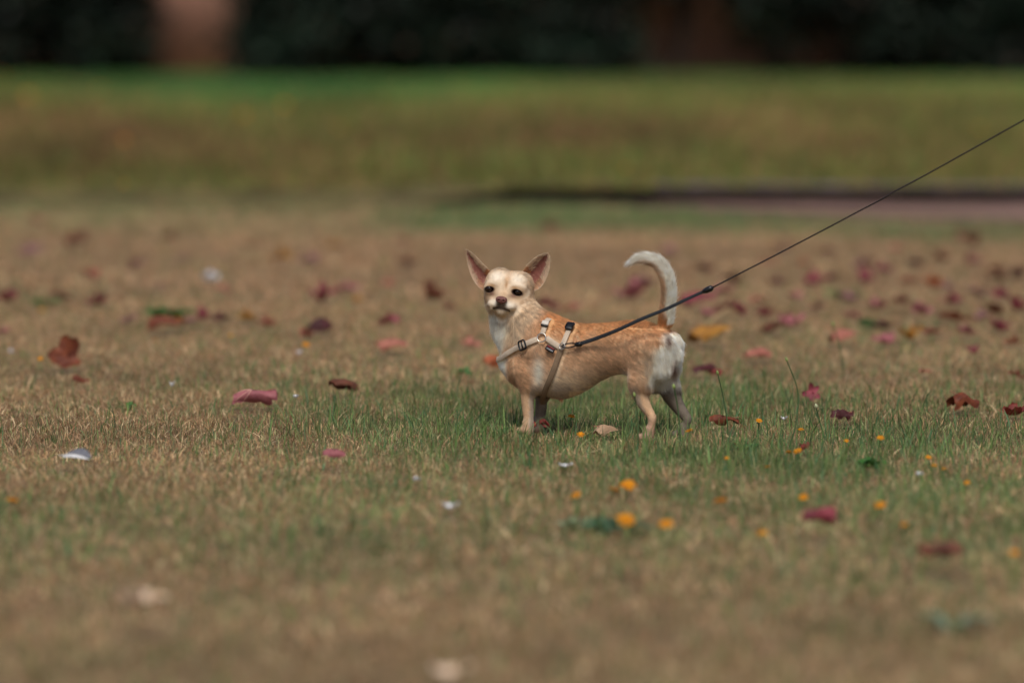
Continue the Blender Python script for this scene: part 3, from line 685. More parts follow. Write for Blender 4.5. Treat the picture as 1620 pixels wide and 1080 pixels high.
# ---- ears: cupped sheets joined to the body mesh
def ear(inn_, out_, depth, back):
    """cupped sheet between an inner and an outer edge line, both base to tip"""
    nt_, ns = 26, 18; V = []; ST_ = []; I_ = spline(np.array(inn_, float), 12); O_ = spline(np.array(out_, float), 12)
    def at(C_, t): k = t * (len(C_) - 1); a = int(k); a = min(a, len(C_) - 2); return C_[a] + (C_[a + 1] - C_[a]) * (k - a)
    for side in (0, 1):
        for i in range(nt_ + 1):
            t = i / nt_; wi, wo = at(I_, t), at(O_, t)
            for j in range(ns + 1):
                s = j / ns * 2 - 1; q = wi + (wo - wi) * (s + 1) / 2; wd = np.linalg.norm(wo - wi) / 30
                cup = depth * (s * s - 1) * wd - 5 * (1 - t) * max(0, -s); th = 1.6 * (1 - abs(s) ** 4) * (1 - t ** 8) + .3
                V.append(HP(q[0], q[1], -7 - back * t + cup + (-th if side else 0))); ST_.append((s, t, side))
    n = ns + 1; F = []
    for i in range(nt_):
        for j in range(ns): F.append((i * n + j, i * n + j + 1, (i + 1) * n + j + 1, (i + 1) * n + j))
    o = (nt_ + 1) * n; F += [(q[3] + o, q[2] + o, q[1] + o, q[0] + o) for q in F]
    for i in range(nt_):
        for j in (0, ns):
            a, b = i * n + j, (i + 1) * n + j; F.append((a, b, b + o, a + o) if j == 0 else (b, a, a + o, b + o))
    F += [(nt_ * n + j + 1, nt_ * n + j, nt_ * n + j + o, nt_ * n + j + 1 + o) for j in range(ns)]
    V = np.array(V); F = np.array(F)
    # make both sheets face outward: the front one towards the lens
    A, B, C_ = V[F[0, 0]], V[F[0, 1]], V[F[0, 2]]
    if np.cross(B - A, C_ - A) @ Hb < 0: F = F[:, ::-1].copy()
    return V, F, np.array(ST_)
EL = ear([(784, 440), (772, 425), (761, 414), (750, 402), (740, 395.5), (738.6, 395)], [(768, 462), (756, 453), (746.5, 438), (740.5, 420), (737.6, 404), (738.2, 395)], 12, 4)
ER = ear([(820, 441), (830, 424), (839, 413.5), (850, 405), (862, 400.5), (867, 400.2)], [(842, 462), (855, 455), (865, 439), (870, 420), (870, 406), (867.6, 400.2)], 13, 4)
nb = len(BV); V0 = BV; F0 = BF
earinfo = np.full((len(BV) + len(EL[0]) + len(ER[0]), 3), np.nan); earinfo[nb:nb + len(EL[0])] = EL[2]; earinfo[nb + len(EL[0]):] = ER[2]
BF = np.concatenate([BF, EL[1] + nb, ER[1] + nb + len(EL[0])]); BV = np.concatenate([BV, EL[0], ER[0]])

# ---- coat colours and a painted hind leg shade, laid on the dog itself (side coordinates of the photo; both sides alike but for the legs)
TAN, ORG, CRM, WHT = map(lambda h: np.array(hx(h)), ('dab793', 'd09b69', 'edd9bd', 'fdf7ea'))
SKN, DRK, PNK, GRY = map(lambda h: np.array(hx(h)), ('b68d7a', '33211e', 'a8645a', 'b5a594'))
def sstep(a, b, x): t = np.clip((x - a) / (b - a), 0, 1); return t * t * (3 - 2 * t)
def headmask(a, b, c):
    n = vnoise(a + 300, c + 300, 9, 4) * .12
    return 1 - sstep(.84, 1.12, np.sqrt((a / 50) ** 2 + ((b + 4) / np.where(b > 0, 75, 42)) ** 2 + ((c + 2) / np.where(b > 14, 62, 44)) ** 2) + n)
def coat(P, info=None):
    P = np.asarray(P); L = loc(P); u, v, w = L.T; va = np.abs(v)
    S = proj(OD + u[:, None] * Fd + np.where(v > -.02, v, va)[:, None] * Ld + w[:, None] * Zd); x, y = S.T
    n1 = (vnoise(x, y, 9, 3) - .5); n2 = (vnoise(x, y * .6, 3.5, 5) - .5); n3 = (vnoise(x, y, 30, 8) - .5)
    def mixc(c, k, m): m = np.clip(m, 0, 1)[:, None]; return c * (1 - m) + k * m
    c = np.tile(TAN, (len(P), 1))
    c = mixc(c, ORG, (1 - sstep(515, 552, y + 14 * n1)) * sstep(840, 868, x + 10 * n1) * .9)
    # pale under-belly and flank
    bl = np.interp(x, [800, 850, 880, 930, 980, 1010], [600, 600, 578, 582, 586, 590])
    c = mixc(c, CRM * .93, sstep(-16, 26, y - bl + 12 * n2) * sstep(845, 870, x) * (1 - sstep(985, 1000, x)))
    # chest, throat white
    c = mixc(c, CRM * .8 + TAN * .15, sstep(0, 26, 874 - x - .62 * (y - 480) + 14 * n1) * (1 - sstep(530, 560, y)))
    c = mixc(c, WHT, sstep(0, 16, 812 - x - .18 * (y - 500) + 8 * n1) * sstep(486, 500, y))
    c = mixc(c, WHT, (1 - sstep(795, 806, x)) * sstep(550, 566, y))
    c = mixc(c, WHT * .95, np.exp(-((x - 850) / 9) ** 2 - ((y - 590) / 26) ** 2) * 1.1)
    # rump
    c = mixc(c, CRM * .9, .6 * sstep(-30, 0, x - np.interp(y, [520, 532, 545, 565, 600, 625], [1062, 1048, 1037, 1025, 1021, 1027]) + 10 * n1) * sstep(536, 562, y) * (1 - sstep(618, 634, y)))
    c = mixc(c, WHT, sstep(-6, 14, x - np.interp(y, [520, 532, 545, 565, 600, 625], [1062, 1048, 1037, 1025, 1021, 1027]) + 12 * n1) * sstep(514, 540, y) * (1 - sstep(618, 634, y)))
    c = mixc(c, WHT, sstep(1044, 1058, x + 5 * n1) * sstep(520, 534, y) * (1 - sstep(618, 630, y)))
    c = mixc(c, WHT * .92, np.exp(-((x - 986) / 9) ** 2 - ((y - 592) / 7) ** 2) * .7)
    # legs
    lg = sstep(600, 622, y)
    fore = lg * (x < 900); hind = lg * (x > 985)
    c = mixc(c, TAN * .93, fore * (x < 836)); c = mixc(c, GRY * 1.15, fore * sstep(834, 841, x + 4 * n2) * (v > 0))
    c = mixc(c, GRY * .55, fore * (v < .002)); c = mixc(c, GRY * .8, fore * (v > .002) * np.exp(-((x - 840) / 2.5) ** 2) * .5); c = mixc(c, SKN, sstep(664, 690, y) * (x < 900) * .6)  # far foreleg coloured darker than the near one
    c = mixc(c, TAN * .95, hind * (v > 0)); c = mixc(c, GRY, hind * (v > 0) * (1 - sstep(-4, 4, x - (1006 + (y - 610) * .35) + 4 * n2)) * .8)
    c = mixc(c, SKN * 1.1, hind * sstep(650, 680, y) * .7)
    c = mixc(c, GRY * .45, hind * (v < -.012) * (1 - sstep(4, 12, proj(P)[:, 0] - (1058 + (y - 600) * .58)) * .85))  # shade on the inside of the far hind leg, painted into the coat
    # tail
    iscoreT = (w > loc(Q(1050, 516))[2]) & (u < loc(Q(980, 500))[0])
    tq = spline(np.array([proj(p_) for p_, r_ in TL]), 6); tg_ = np.gradient(tq, axis=0); tg_ /= np.linalg.norm(tg_, axis=1)[:, None]
    tail = np.tile(WHT, (len(P), 1)); tm = np.where(iscoreT)[0]
    if len(tm):
        pj_ = proj(P[tm]); kk = np.argmin(((pj_[:, None] - tq[None]) ** 2).sum(-1), 1); of = pj_ - tq[kk]; side = of[:, 0] * tg_[kk, 1] - of[:, 1] * tg_[kk, 0]
        fr = kk / len(tq); inn_ = np.zeros(len(P)); inn_[tm] = sstep(1.5, 6.0, side + 3 * n2[tm]) * (1 - sstep(.86, .93, fr)); tail = mixc(tail, TAN * .95, inn_)
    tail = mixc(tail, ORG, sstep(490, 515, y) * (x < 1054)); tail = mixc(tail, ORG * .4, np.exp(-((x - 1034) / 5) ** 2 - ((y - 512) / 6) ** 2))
    c = np.where(iscoreT[:, None], tail, c)
    pp = proj(P)
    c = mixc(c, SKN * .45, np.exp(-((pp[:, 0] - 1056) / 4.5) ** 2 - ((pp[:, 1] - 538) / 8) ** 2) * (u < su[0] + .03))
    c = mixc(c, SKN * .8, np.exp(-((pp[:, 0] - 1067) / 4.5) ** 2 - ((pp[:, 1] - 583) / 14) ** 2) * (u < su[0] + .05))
    # head
    h = hl(P); a, b, cc = h.T; hmk = headmask(a, b, cc)
    hn = vnoise(a + 200, cc + 200, 7, 2) - .5
    f = np.tile(CRM * .70 + TAN * .24, (len(P), 1))
    f = mixc(f, WHT * .97, np.exp(-((np.abs(a) - 20) / 14) ** 2 - ((cc - 23) / 10) ** 2) * .55)
    f = mixc(f, TAN * .98, np.exp(-(a / 4.5) ** 2 - ((cc - 16) / 14) ** 2) * .9); f = mixc(f, ORG * .55, np.exp(-((a + 0) / 2.0) ** 2 - ((cc - 10) / 5) ** 2) * .8)
    f = mixc(f, TAN * .82, np.exp(-(a / 13) ** 2 - ((cc + 7) / 9) ** 2) * .95); f = mixc(f, TAN, np.exp(-((np.abs(a) - 17) / 8) ** 2 - ((cc + 11) / 7) ** 2) * .6); f = f * (1 + .14 * (vnoise(a + 200, cc * .6 + 200, 3.2, 77) - .5))[:, None]
    f = mixc(f, TAN * .92, np.exp(-((np.abs(a) - 31) / 9) ** 2 - ((cc + 16) / 12) ** 2) * .65)
    f = mixc(f, WHT * .84, .7 * np.exp(-(((a + 2) / 25) ** 2 + ((cc + 26) / 10) ** 2) ** 2) * (b > 12) * sstep(6, 9, np.abs(a + 2)))
    f = mixc(f, GRY * 1.15, sstep(-30, -38, cc) * .5 * (b > 0)) if False else f
    for e in EYES:
        q = hl(e[None])[0]; da, dc = a - q[0], cc - q[2]; rr = np.sqrt((da / 1.25) ** 2 + dc ** 2)
        sg = -np.sign(q[0])
        f = mixc(f, TAN * .72, (1 - sstep(7, 15, rr)) * (b > 0) * .9)
        f = mixc(f, SKN * .55, np.exp(-((da - sg * 6) / 7) ** 2 - ((dc + 7.5) / 4.5) ** 2) * (b > 8) * .95); f = mixc(f, ORG * .7, np.exp(-((da - sg * 6) / 6) ** 2 - ((dc - 7.5) / 2.2) ** 2) * (b > 8) * .7)
        tt_ = -sg * .2; f = mixc(f, DRK, (1 - sstep(5.0, 7.4, np.sqrt(((da - dc * tt_) / 1.75) ** 2 + (dc + 1.0 + da * tt_) ** 2))) * (b > 10))
    mz = (b > 36)
    f = mixc(f, DRK * 1.2, np.exp(-(((a + 2) / 11) ** 2 + ((cc + 26) / 7) ** 2) ** 2) * (b > 30) * 1.0)
    f = mixc(f, DRK, np.exp(-((cc + 31 + .012 * (a + 2) ** 2) / 3.0) ** 2) * (np.abs(a + 2) < 16) * (b > 28))
    c = c * (1 - hmk[:, None]) + f * hmk[:, None]
    if info is not None:
        e = ~np.isnan(info[:, 0]); s, t, sd_ = info[e].T
        rim = np.abs(s); k = np.tile(TAN * .95, (e.sum(), 1)); inn = (1 - sstep(.55, .8, rim)) * (1 - sstep(.72, .9, t)) * sstep(.02, .2, t) * (sd_ == 0)
        k = mixc(k, np.array(hx('c7a795')), (sd_ == 0) * 1.0 * (rim > 0)); k = mixc(k, PNK * .52, inn * .95)
        k = mixc(k, CRM, (rim > .9) * .8); c[e] = k
    al = x * .88 + y * .47; ac = -x * .47 + y * .88
    stk = (vnoise(al, ac * 4.6, 8, 41) - .5) + .6 * (vnoise(al, ac * 4.2, 4, 43) - .5); stk = stk * (1 - hmk) * np.where(y > 615, .5, 1)
    return np.clip(c * (1 + .12 * n3 + .12 * n2 + .34 * stk)[:, None], 0, 1)

coatm = mat('dog_skin_and_undercoat', attr='tint', rough=.85, spec=.15, noise=900, var=.12, bump=.25, bscale=1500)
furm = mat('dog_hair', attr='tint', rough=.5, spec=.35, trans=.4)
DOGLOC = Vector(tuple(unl(0, 0, 0)))
dog = empty('dog', DOGLOC, label='small tan and cream dog standing on the lawn, looking at the viewer, tail curled up', cat='dog')
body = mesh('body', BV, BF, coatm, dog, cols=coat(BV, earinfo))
bvh = BVHTree.FromPolygons([tuple(p) for p in BV], [tuple(int(i) for i in f) for f in BF])
bvh0 = BVHTree.FromPolygons([tuple(p) for p in V0], [tuple(int(i) for i in f) for f in F0])

# eyes
eyem = mat('dark_wet_eye', hx('140c0a'), .05, spec=.45, noise=160, color2=hx('2c170e'))
for e in EYES:
    n_ = 20; V = []; 
    for i in range(n_ + 1):
        th = math.pi * i / n_
        for k in range(24):
            ph = 2 * math.pi * k / 24; d = Hb * math.cos(th) + math.sin(th) * (math.cos(ph) * Hr + math.sin(ph) * Hc); V.append(e + d * (.0084 + .0006 * max(0, math.cos(th)) ** 8))
    F = [(i * 24 + k, (i + 1) * 24 + k, (i + 1) * 24 + (k + 1) % 24, i * 24 + (k + 1) % 24) for i in range(n_) for k in range(24)]
    mesh('eye', V, F, eyem, dog)
# nose leather
noses = Field(None, None, *[np.arange(c - .016, c + .016, .0006) for c in H(-2, 50, -16)])
noses.ell(H(-2, 50, -14.5), (.0092, .0060, .0056), AX, .003); noses.ell(H(-2, 49.5, -18.5), (.0050, .0052, .0044), AX, .004)
for s in (-1, 1): noses.ell(H(-2 + s * 6.2, 50, -16), (.0038, .0048, .0042), AX, .003); noses.ell(H(-2 + s * 4.3, 55.5, -16.2), (.0019, .0035, .0015), AX, .001, 'd'); noses.cone(H(-2 + s * 5.5, 54, -17), H(-2 + s * 9, 51, -18), .0007, .0005, .001, 'd')
noses.cone(H(-2, 57, -15), H(-2, 54, -23), .0005, .0005, .001, 'd')
V, F = nets(noses); nosem = mat('nose_leather', hx('74463f'), .38, spec=.5, noise=500, var=.25, bump=.5, bscale=1400)
mesh('nose', relax(V, F, 1), F, nosem, dog)

# ================================================================== HARNESS on the dog
webm = mat('sand_webbing', hx('cdbba6'), .85, noise=60, var=.14, bump=.5, bscale=1800)
blkm = mat('black_plastic', hx('121316'), .35, spec=.5); stlm = mat('brushed_steel', hx('c9c4bc'), .3, metal=1.0)
HLOC = Vector(tuple(Q(887, 550, .045)))
harn = empty('dog_harness', HLOC, label='sand coloured webbing harness with black buckles worn by the dog', cat='harness')
def hit(px, py):
    r = bvh0.ray_cast(Vector(C0), Vector(nrm(ray(px, py)))); return np.array(r[0]) if r[0] else None
def near_pts(L_):
    out = []
    for q in L_:
        if len(q) == 3: out.append(Q(q[0], q[1], q[2] * .001))
        else: h = hit(*q); out.append(h if h is not None else Q(q[0], q[1], 0))
    return np.array(out)
def mirror(P): l = loc(P); return OD + l[:, :1] * Fd - l[:, 1:2] * Ld + l[:, 2:] * Zd
STRAPS = []
def strap(pts, width, name='strap', off=.0042, closed=False, m=None, thick=.0014, vmin=-1, sink=0):
    C_ = spline(pts, 9); S = []; N_ = []
    for p in C_:
        r = bvh0.find_nearest(Vector(p)); S.append(np.array(r[0]) + np.array(r[1]) * (off if loc(p)[1] > vmin else sink)); N_.append(np.array(r[1]))
    S = np.array(S); N_ = np.array(N_)
    for _ in range(6): S[1:-1] = (S[:-2] + 2 * S[1:-1] + S[2:]) / 4; N_[1:-1] = (N_[:-2] + 2 * N_[1:-1] + N_[2:]) / 4
    keep_ = [0]
    for i in range(1, len(S)):
        if np.linalg.norm(S[i] - S[keep_[-1]]) > .0025: keep_.append(i)
    S = S[keep_]; N_ = N_[keep_]; STRAPS.append((S[loc(S)[:, 1] > vmin] if vmin > 0 else S, width))
    T = np.gradient(S, axis=0); T /= np.linalg.norm(T, axis=1)[:, None]; B = np.cross(T, N_); B /= np.linalg.norm(B, axis=1)[:, None]; N_ = np.cross(B, T)
    V = []; K = 8
    for i in range(len(S)):
        for (q, z) in ((-1, .15), (-.9, .5), (.9, .5), (1, .15), (1, -.15), (.9, -.5), (-.9, -.5), (-1, -.15)): V.append(S[i] + B[i] * q * width / 2 + N_[i] * z * thick)
    F = [(i * K + k, i * K + (k + 1) % K, (i + 1) * K + (k + 1) % K, (i + 1) * K + k) for i in range(len(S) - 1) for k in range(K)] + [tuple(range(K))[::-1], tuple((len(S) - 1) * K + k for k in range(K))]
    return mesh(name, V, F, m or webm, harn, smooth=False), S, N_
W_ = .0098
# neck loop: ring -> buckle -> breast -> far side -> over the withers -> ring
n1 = near_pts([(851, 537), (843, 540), (829, 546), (815, 553), (803, 560), (796, 566)]); fr = Q(786, 570, 2)[None]
fr = Q(788, 569, .0)[None]
_, SA, NA = strap(np.vstack([n1, fr, mirror(n1)[::-1]]), W_)
n2 = near_pts([(859, 530), (861, 522), (863, 514), (866, 508)]); tpn = Q(876, 500, 0)[None]
_, SB, NB = strap(np.vstack([n2, tpn, mirror(n2)[::-1]]), W_ * .95, vmin=.024, sink=-.0012)
n3 = near_pts([(865, 535), (873, 541), (881, 546), (889, 551)]); _, SC_, NC = strap(n3, W_)
n3f = mirror(n3); strap(n3f, W_)
# girth: junction up over the back, and down behind the elbow
n4 = near_pts([(889, 552), (893, 542), (898, 530), (903, 519), (906, 512)]); tp4 = Q(911, 503, 0)[None]
_, SD, ND = strap(np.vstack([n4, tp4, mirror(n4)[::-1]]), W_ * .95, vmin=.010, sink=-.0006)
n5 = near_pts([(888, 553), (884, 565), (877, 585), (869, 604), (861, 622)]); bt5 = Q(858, 640, 0)[None]
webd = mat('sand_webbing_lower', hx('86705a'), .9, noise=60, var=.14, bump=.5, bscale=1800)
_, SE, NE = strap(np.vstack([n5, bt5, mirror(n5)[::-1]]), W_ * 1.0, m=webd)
def frame_at(S, N_, px, py):
    pp = proj(S); i = int(np.argmin((pp[:, 0] - px) ** 2 + (pp[:, 1] - py) ** 2)); i = min(max(i, 1), len(S) - 2)
    T = nrm(S[i + 1] - S[i - 1]); n_ = nrm(N_[i]); B = nrm(np.cross(n_, T)); return S[i], T, B, nrm(np.cross(T, B))
def rframe(c, T, B, N_, lx, ly, bar, th, name, m, parent, middle=True):
    """rounded rectangular buckle frame with a middle bar"""
    parts = []; P = []
    for k in range(20):
        a = 2 * math.pi * k / 20; ca, sa = math.cos(a), math.sin(a); e = .35
        P.append(c + T * lx / 2 * np.sign(ca) * abs(ca) ** e + B * ly / 2 * np.sign(sa) * abs(sa) ** e + N_ * th)
    P = np.array(P); Pc = np.vstack([P, P[:2]]); v, f = tube(Pc, bar, 6, False); parts.append((v, f))
    if middle: parts.append(tube([c - B * ly / 2 + N_ * th * 1.3, c + N_ * th * 1.5, c + B * ly / 2 + N_ * th * 1.3], bar * .9, 6))
    V, F = join(parts); return mesh(name, V, F, m, parent)
def plate(c, T, B, N_, lx, ly, th, name, m, parent, lift=.001, bev=.0012):
    V = []
    for z, s in ((0, 0), (th - bev * .6, 0), (th, bev)):
        for k in range(16):
            a = 2 * math.pi * (k + .5) / 16; ca, sa = math.cos(a), math.sin(a); e = .3
            V.append(c + T * (lx / 2 - s) * np.sign(ca) * abs(ca) ** e + B * (ly / 2 - s) * np.sign(sa) * abs(sa) ** e + N_ * (lift + z))
    F = [tuple(range(16))[::-1], tuple(range(32, 48))] + [(j * 16 + k, j * 16 + (k + 1) % 16, (j + 1) * 16 + (k + 1) % 16, (j + 1) * 16 + k) for j in (0, 1) for k in range(16)]
    return mesh(name, V, F, m, parent, smooth=False)
c, T, B, N_ = frame_at(SA, NA, 827.5, 546); rframe(c, T, B, N_, .0145, .0165, .0016, .001, 'buckle', blkm, harn, True)['label'] = 'square black slider buckle on the breast strap'
c, T, B, N_ = frame_at(SB, NB, 864, 512)
plate(c - T * .0, T, B, N_, .0085, .0125, .0035, 'strap_slider', mat('pale_slider', hx('cfc6ba'), .5), harn)
plate(c - T * .0055, T, B, N_, .0035, .013, .0038, 'slider_edge', blkm, harn)
c, T, B, N_ = frame_at(SD, ND, 903.5, 518)
bk = plate(c, T, B, N_, .017, .0145, .0042, 'buckle', blkm, harn); bk['label'] = 'black clip buckle on the back strap with a small pale mark'
pm = mat('pale_mark', hx('d8d8da'), .5); plate(c + T * .001, T, B, N_, .0042, .0050, .0004, 'buckle_mark', pm, bk, .0046, .0001); plate(c + T * .0052, T, B, N_, .0016, .0080, .0004, 'buckle_mark', pm, bk, .0046, .0001)
for s_ in (-1, 1): plate(c + B * s_ * .0062 - T * .002, T, B, N_, .009, .0022, .0056, 'buckle_prong', blkm, bk)
# ring
c = np.array(hit(858, 535)); r = bvh0.find_nearest(Vector(c)); N_ = np.array(r[1]); c = c + N_ * .0052; T = nrm(np.cross(N_, Zd)); B = np.cross(N_, T)
P = [c + .0078 * (math.cos(a) * T + math.sin(a) * B) for a in np.linspace(0, 2 * math.pi, 33)]; v, f = tube(P, .0011, 8, False); mesh('ring', v, f, stlm, harn)
# tag with a red stripe and a line of small pale marks
c = np.array(hit(872, 552)); r = bvh0.find_nearest(Vector(c)); N_ = nrm(r[1]); c = c + N_ * .0072
T = nrm(np.array(AT(882, 558, 6.7)) - np.array(AT(866, 549.5, 6.7))); T = nrm(T - N_ * (T @ N_)); B = np.cross(N_, T)
tg = plate(c, T, B, N_, .0170, .0100, .0012, 'name_tag', blkm, harn, .0, .0004)
up_ = B if B[2] > 0 else -B
plate(c + up_ * .0030, T, up_, N_, .0145, .0020, .0003, 'tag_stripe', mat('red_stitch', hx('8c2a2c'), .7), tg, .0013, .0001)
for k in range(6): plate(c - up_ * .0012 + T * (k - 2.5) * .0022, T, up_, N_, .0014, .0026, .0002, 'tag_mark', mat('tag_mark', hx('a9a9ae'), .7) if k == 0 else bpy.data.materials['tag_mark'], tg, .0013, .0001)

# ================================================================== LEAD
cl = np.array(hit(893, 549)); r = bvh0.find_nearest(Vector(cl)); nn = np.array(r[1]); A0 = cl + nn * .009
Y0 = A0[1]
leash = empty('dog_lead', Vector(tuple(A0)), label='black lead running from the harness ring up out of the picture at the right', cat='dog lead')
def LP(px, py, dy): return AT(px, py, Y0 + dy)
path = spline([LP(915, 544.5, -.012), LP(945, 534.5, -.030), LP(978, 521.5, -.058), LP(1014, 505, -.078), LP(1053, 489, -.092), LP(1085, 474, -.1), LP(1117, 459.5, -.108)], 8)
T = np.gradient(path, axis=0); T /= np.linalg.norm(T, axis=1)[:, None]
cam_n = nrm(np.array([-.25, -1, .35])); V = []
for i in range(len(path)):
    B = nrm(np.cross(T[i], cam_n)); n_ = np.cross(B, T[i]); w2 = np.interp(i, [0, len(path) - 1], [.0035, .0026])
    for (q, z) in ((-1, .4), (-.85, 1), (.85, 1), (1, .4), (1, -.4), (.85, -1), (-.85, -1), (-1, -.4)): V.append(path[i] + B * q * w2 + n_ * z * .0011)
F = [(i * 8 + k, i * 8 + (k + 1) % 8, (i + 1) * 8 + (k + 1) % 8, (i + 1) * 8 + k) for i in range(len(path) - 1) for k in range(8)] + [tuple(range(8))[::-1], tuple((len(path) - 1) * 8 + k for k in range(8))]
leadm = mat('black_lead_webbing', hx('1f242a'), .6, noise=400, var=.3, bump=.6, bscale=2500, spec=.4)
mesh('webbing', V, F, leadm, leash, smooth=False)
v, f = tube([path[-1] - T[-1] * .006, path[-1] - T[-1] * .0, path[-1] + T[-1] * .008, path[-1] + T[-1] * .011, path[-1] + T[-1] * .014], [.0036, .0052, .0056, .0048, .0022], 12); mesh('end_cap', v, f, blkm, leash)
cs_ = path[-1] + T[-1] * .012
end = LP(1620, 190, -.16); far_end = end + (end - cs_) * 2.3; ctl = [cs_]
for t in (.12, .25, .4, .55, .7, .85): p = cs_ + (end - cs_) * t; p = p + np.array([0, 0, -.004 * math.sin(math.pi * t)]); ctl.append(p)
cp = np.vstack([spline(ctl + [end], 6), [far_end]]); v, f = tube(cp, .0013, 8); mesh('cord', v, f, mat('dark_cord', hx('241d1d'), .7), leash)
# snap hook: swivel barrel, hook loop
d0 = nrm(path[0] - A0); S0 = path[0]
v1 = tube([S0 + d0 * .006, S0 + d0 * .002, S0 - d0 * .004, S0 - d0 * .006], [.0042, .0046, .0044, .003], 10)
mesh('swivel', *v1, blkm, leash)
sdv = nrm(np.cross(d0, nn)); cH = (A0 + S0 - d0 * .006) / 2; Lh = np.linalg.norm(S0 - d0 * .006 - A0) / 2 + .002
P = [cH + d0 * Lh * math.cos(a) + sdv * .0036 * math.sin(a) for a in np.linspace(0, 2 * math.pi, 25)]; v, f = tube(P, .0012, 8, False)
mesh('snap_hook', v, f, blkm, leash)
P = [A0 + d0 * .003 + .0055 * (math.cos(a) * d0 + math.sin(a) * sdv) - d0 * .004 for a in np.linspace(0, 2 * math.pi, 25)]; v, f = tube(P, .0010, 8, False); mesh('lead_ring', v, f, stlm, harn)

# ================================================================== FUR (after the straps: hair is pressed flat under them)
def fur(V, F, n, info=None, seed=5):
    rg = np.random.default_rng(seed)
    T = np.concatenate([F[:, [0, 1, 2]], F[:, [0, 2, 3]]]); A, B, C_ = V[T[:, 0]], V[T[:, 1]], V[T[:, 2]]
    cr = np.cross(B - A, C_ - A); ar = np.linalg.norm(cr, axis=1) / 2; ok = ar > 1e-12
    nm = cr / np.maximum(np.linalg.norm(cr, axis=1)[:, None], 1e-12)
    cen = (A + B + C_) / 3; cdir = C0 - cen; face = (nm * cdir).sum(1) / np.linalg.norm(cdir, axis=1)
    wgt = ar * np.where(face > -.25, 1.0, .4) * np.where(cen[:, 2] > HC[2] - .05, 1.5, 1.0); wgt = wgt * ok / (wgt * ok).sum()
    ti = rg.choice(len(T), n, p=wgt); r1 = np.sqrt(rg.random(n)); r2 = rg.random(n)
    P = A[ti] * (1 - r1)[:, None] + B[ti] * (r1 * (1 - r2))[:, None] + C_[ti] * (r1 * r2)[:, None]
    # smooth vertex normals
    vn = np.zeros_like(V); 
    for k in range(3): np.add.at(vn, T[:, k], cr)
    vn /= np.maximum(np.linalg.norm(vn, axis=1)[:, None], 1e-12)
    N_ = vn[T[ti, 0]] * (1 - r1)[:, None] + vn[T[ti, 1]] * (r1 * (1 - r2))[:, None] + vn[T[ti, 2]] * (r1 * r2)[:, None]; N_ /= np.linalg.norm(N_, axis=1)[:, None]
    L = loc(P); u, v, w = L.T; h = hl(P); a, b, c = h.T; pj = proj(P); x, y = pj.T
    back = -Fd; dn = np.array([0, 0, -1.])
    D = np.tile(back * .8 + dn * .45, (n, 1)); ln = np.full(n, .0060); lift = np.full(n, .22)
    isT = (w > loc(Q(1050, 520))[2]) & (u < loc(Q(985, 500))[0])
    hm = headmask(a, b, c) * ~isT; head = hm > .5
    neck = (~head) & (x < 868) & (y < 560)
    D[neck] = (np.array([.15, 0, 0]) + dn * 1.0)[None] + (back * .5)[None]; ln[neck] = np.interp(x[neck], [775, 800, 840, 870], [.012, .011, .009, .007]); lift[neck] = .2
    tr = (~head) & (x < 812) & (y > 485) & (y < 600); ln[tr] = .011; lift[tr] = .22; fr_ = (~head) & (x < 812) & (y > 556) & (y < 610); ln[fr_] = .006; D[tr] = dn + np.array([-.05, 0, 0])
    bel = (~head) & (y > 575) & (x > 855) & (x < 960); ln[bel] = .0065
    rump = (x > 1020) & (y > 535) & (y < 622) & ~isT; ln[rump] = .010; D[rump] = back * .25 + dn * 1.0; lift[rump] = .24
    legz = (y > 618) & ~head; D[legz] = dn + back * .15; ln[legz] = .0042; lift[legz] = .16
    ln[(y > 655) & ~head] = .0030
    # tail: along the bone
    tp = spline(np.array([p for p, r in TL]), 8); tt = np.gradient(tp, axis=0); tt /= np.linalg.norm(tt, axis=1)[:, None]
    k = np.argmin(((P[isT][:, None] - tp[None]) ** 2).sum(-1), 1); ang = tt[k]
    D[isT] = ang; k = k / 8.; ln[isT] = np.interp(k, [0, 2, 5, 7, 9], [.007, .011, .016, .016, .011]); lift[isT] = .34
    # head: away from the nose
    nz = hl(H(-2, 52, -14)[None])[0]; dv = np.stack([a - nz[0], b - nz[1], c - nz[2]], -1); dv /= np.linalg.norm(dv, axis=1)[:, None]
    hd = dv[:, :1] * Hr + dv[:, 1:2] * Hb + dv[:, 2:] * Hc
    D /= np.linalg.norm(D, axis=1)[:, None]; m1 = hm[:, None]; D = D * (1 - m1) + hd * m1; rr = np.sqrt((a - nz[0]) ** 2 + (b - nz[1]) ** 2 + (c - nz[2]) ** 2)
    ln = ln * (1 - hm) + hm * np.interp(rr, [6, 22, 45, 75], [.0012, .0026, .0040, .0070]); lift = lift * (1 - hm) + .16 * hm
    lowh = head & (c < -20) & (b < 18); ln[lowh] = .0048; D[lowh] = D[lowh] * .6 + dn * .6
    alive = np.ones(n, bool)
    for e in EYES:
        q = hl(e[None])[0]; rd = np.sqrt(((a - q[0]) / 1.35) ** 2 + (c - q[2]) ** 2); alive &= ~((rd < 5.6) & (b > 8)); s_ = (rd < 14) & (b > 8); ln[s_] = np.minimum(ln[s_], .0018)
    alive &= ~((np.sqrt((a + 2) ** 2 + (c + 17) ** 2) < 9.5) & (b > 40)); mm = (b > 36) & head; ln[mm] = np.minimum(ln[mm], .0019)
    alive &= ~((np.abs(c + 31 + .012 * (a + 2) ** 2) < 1.4) & (b > 30) & head & (np.abs(a + 2) < 17))
    colr = coat(P)
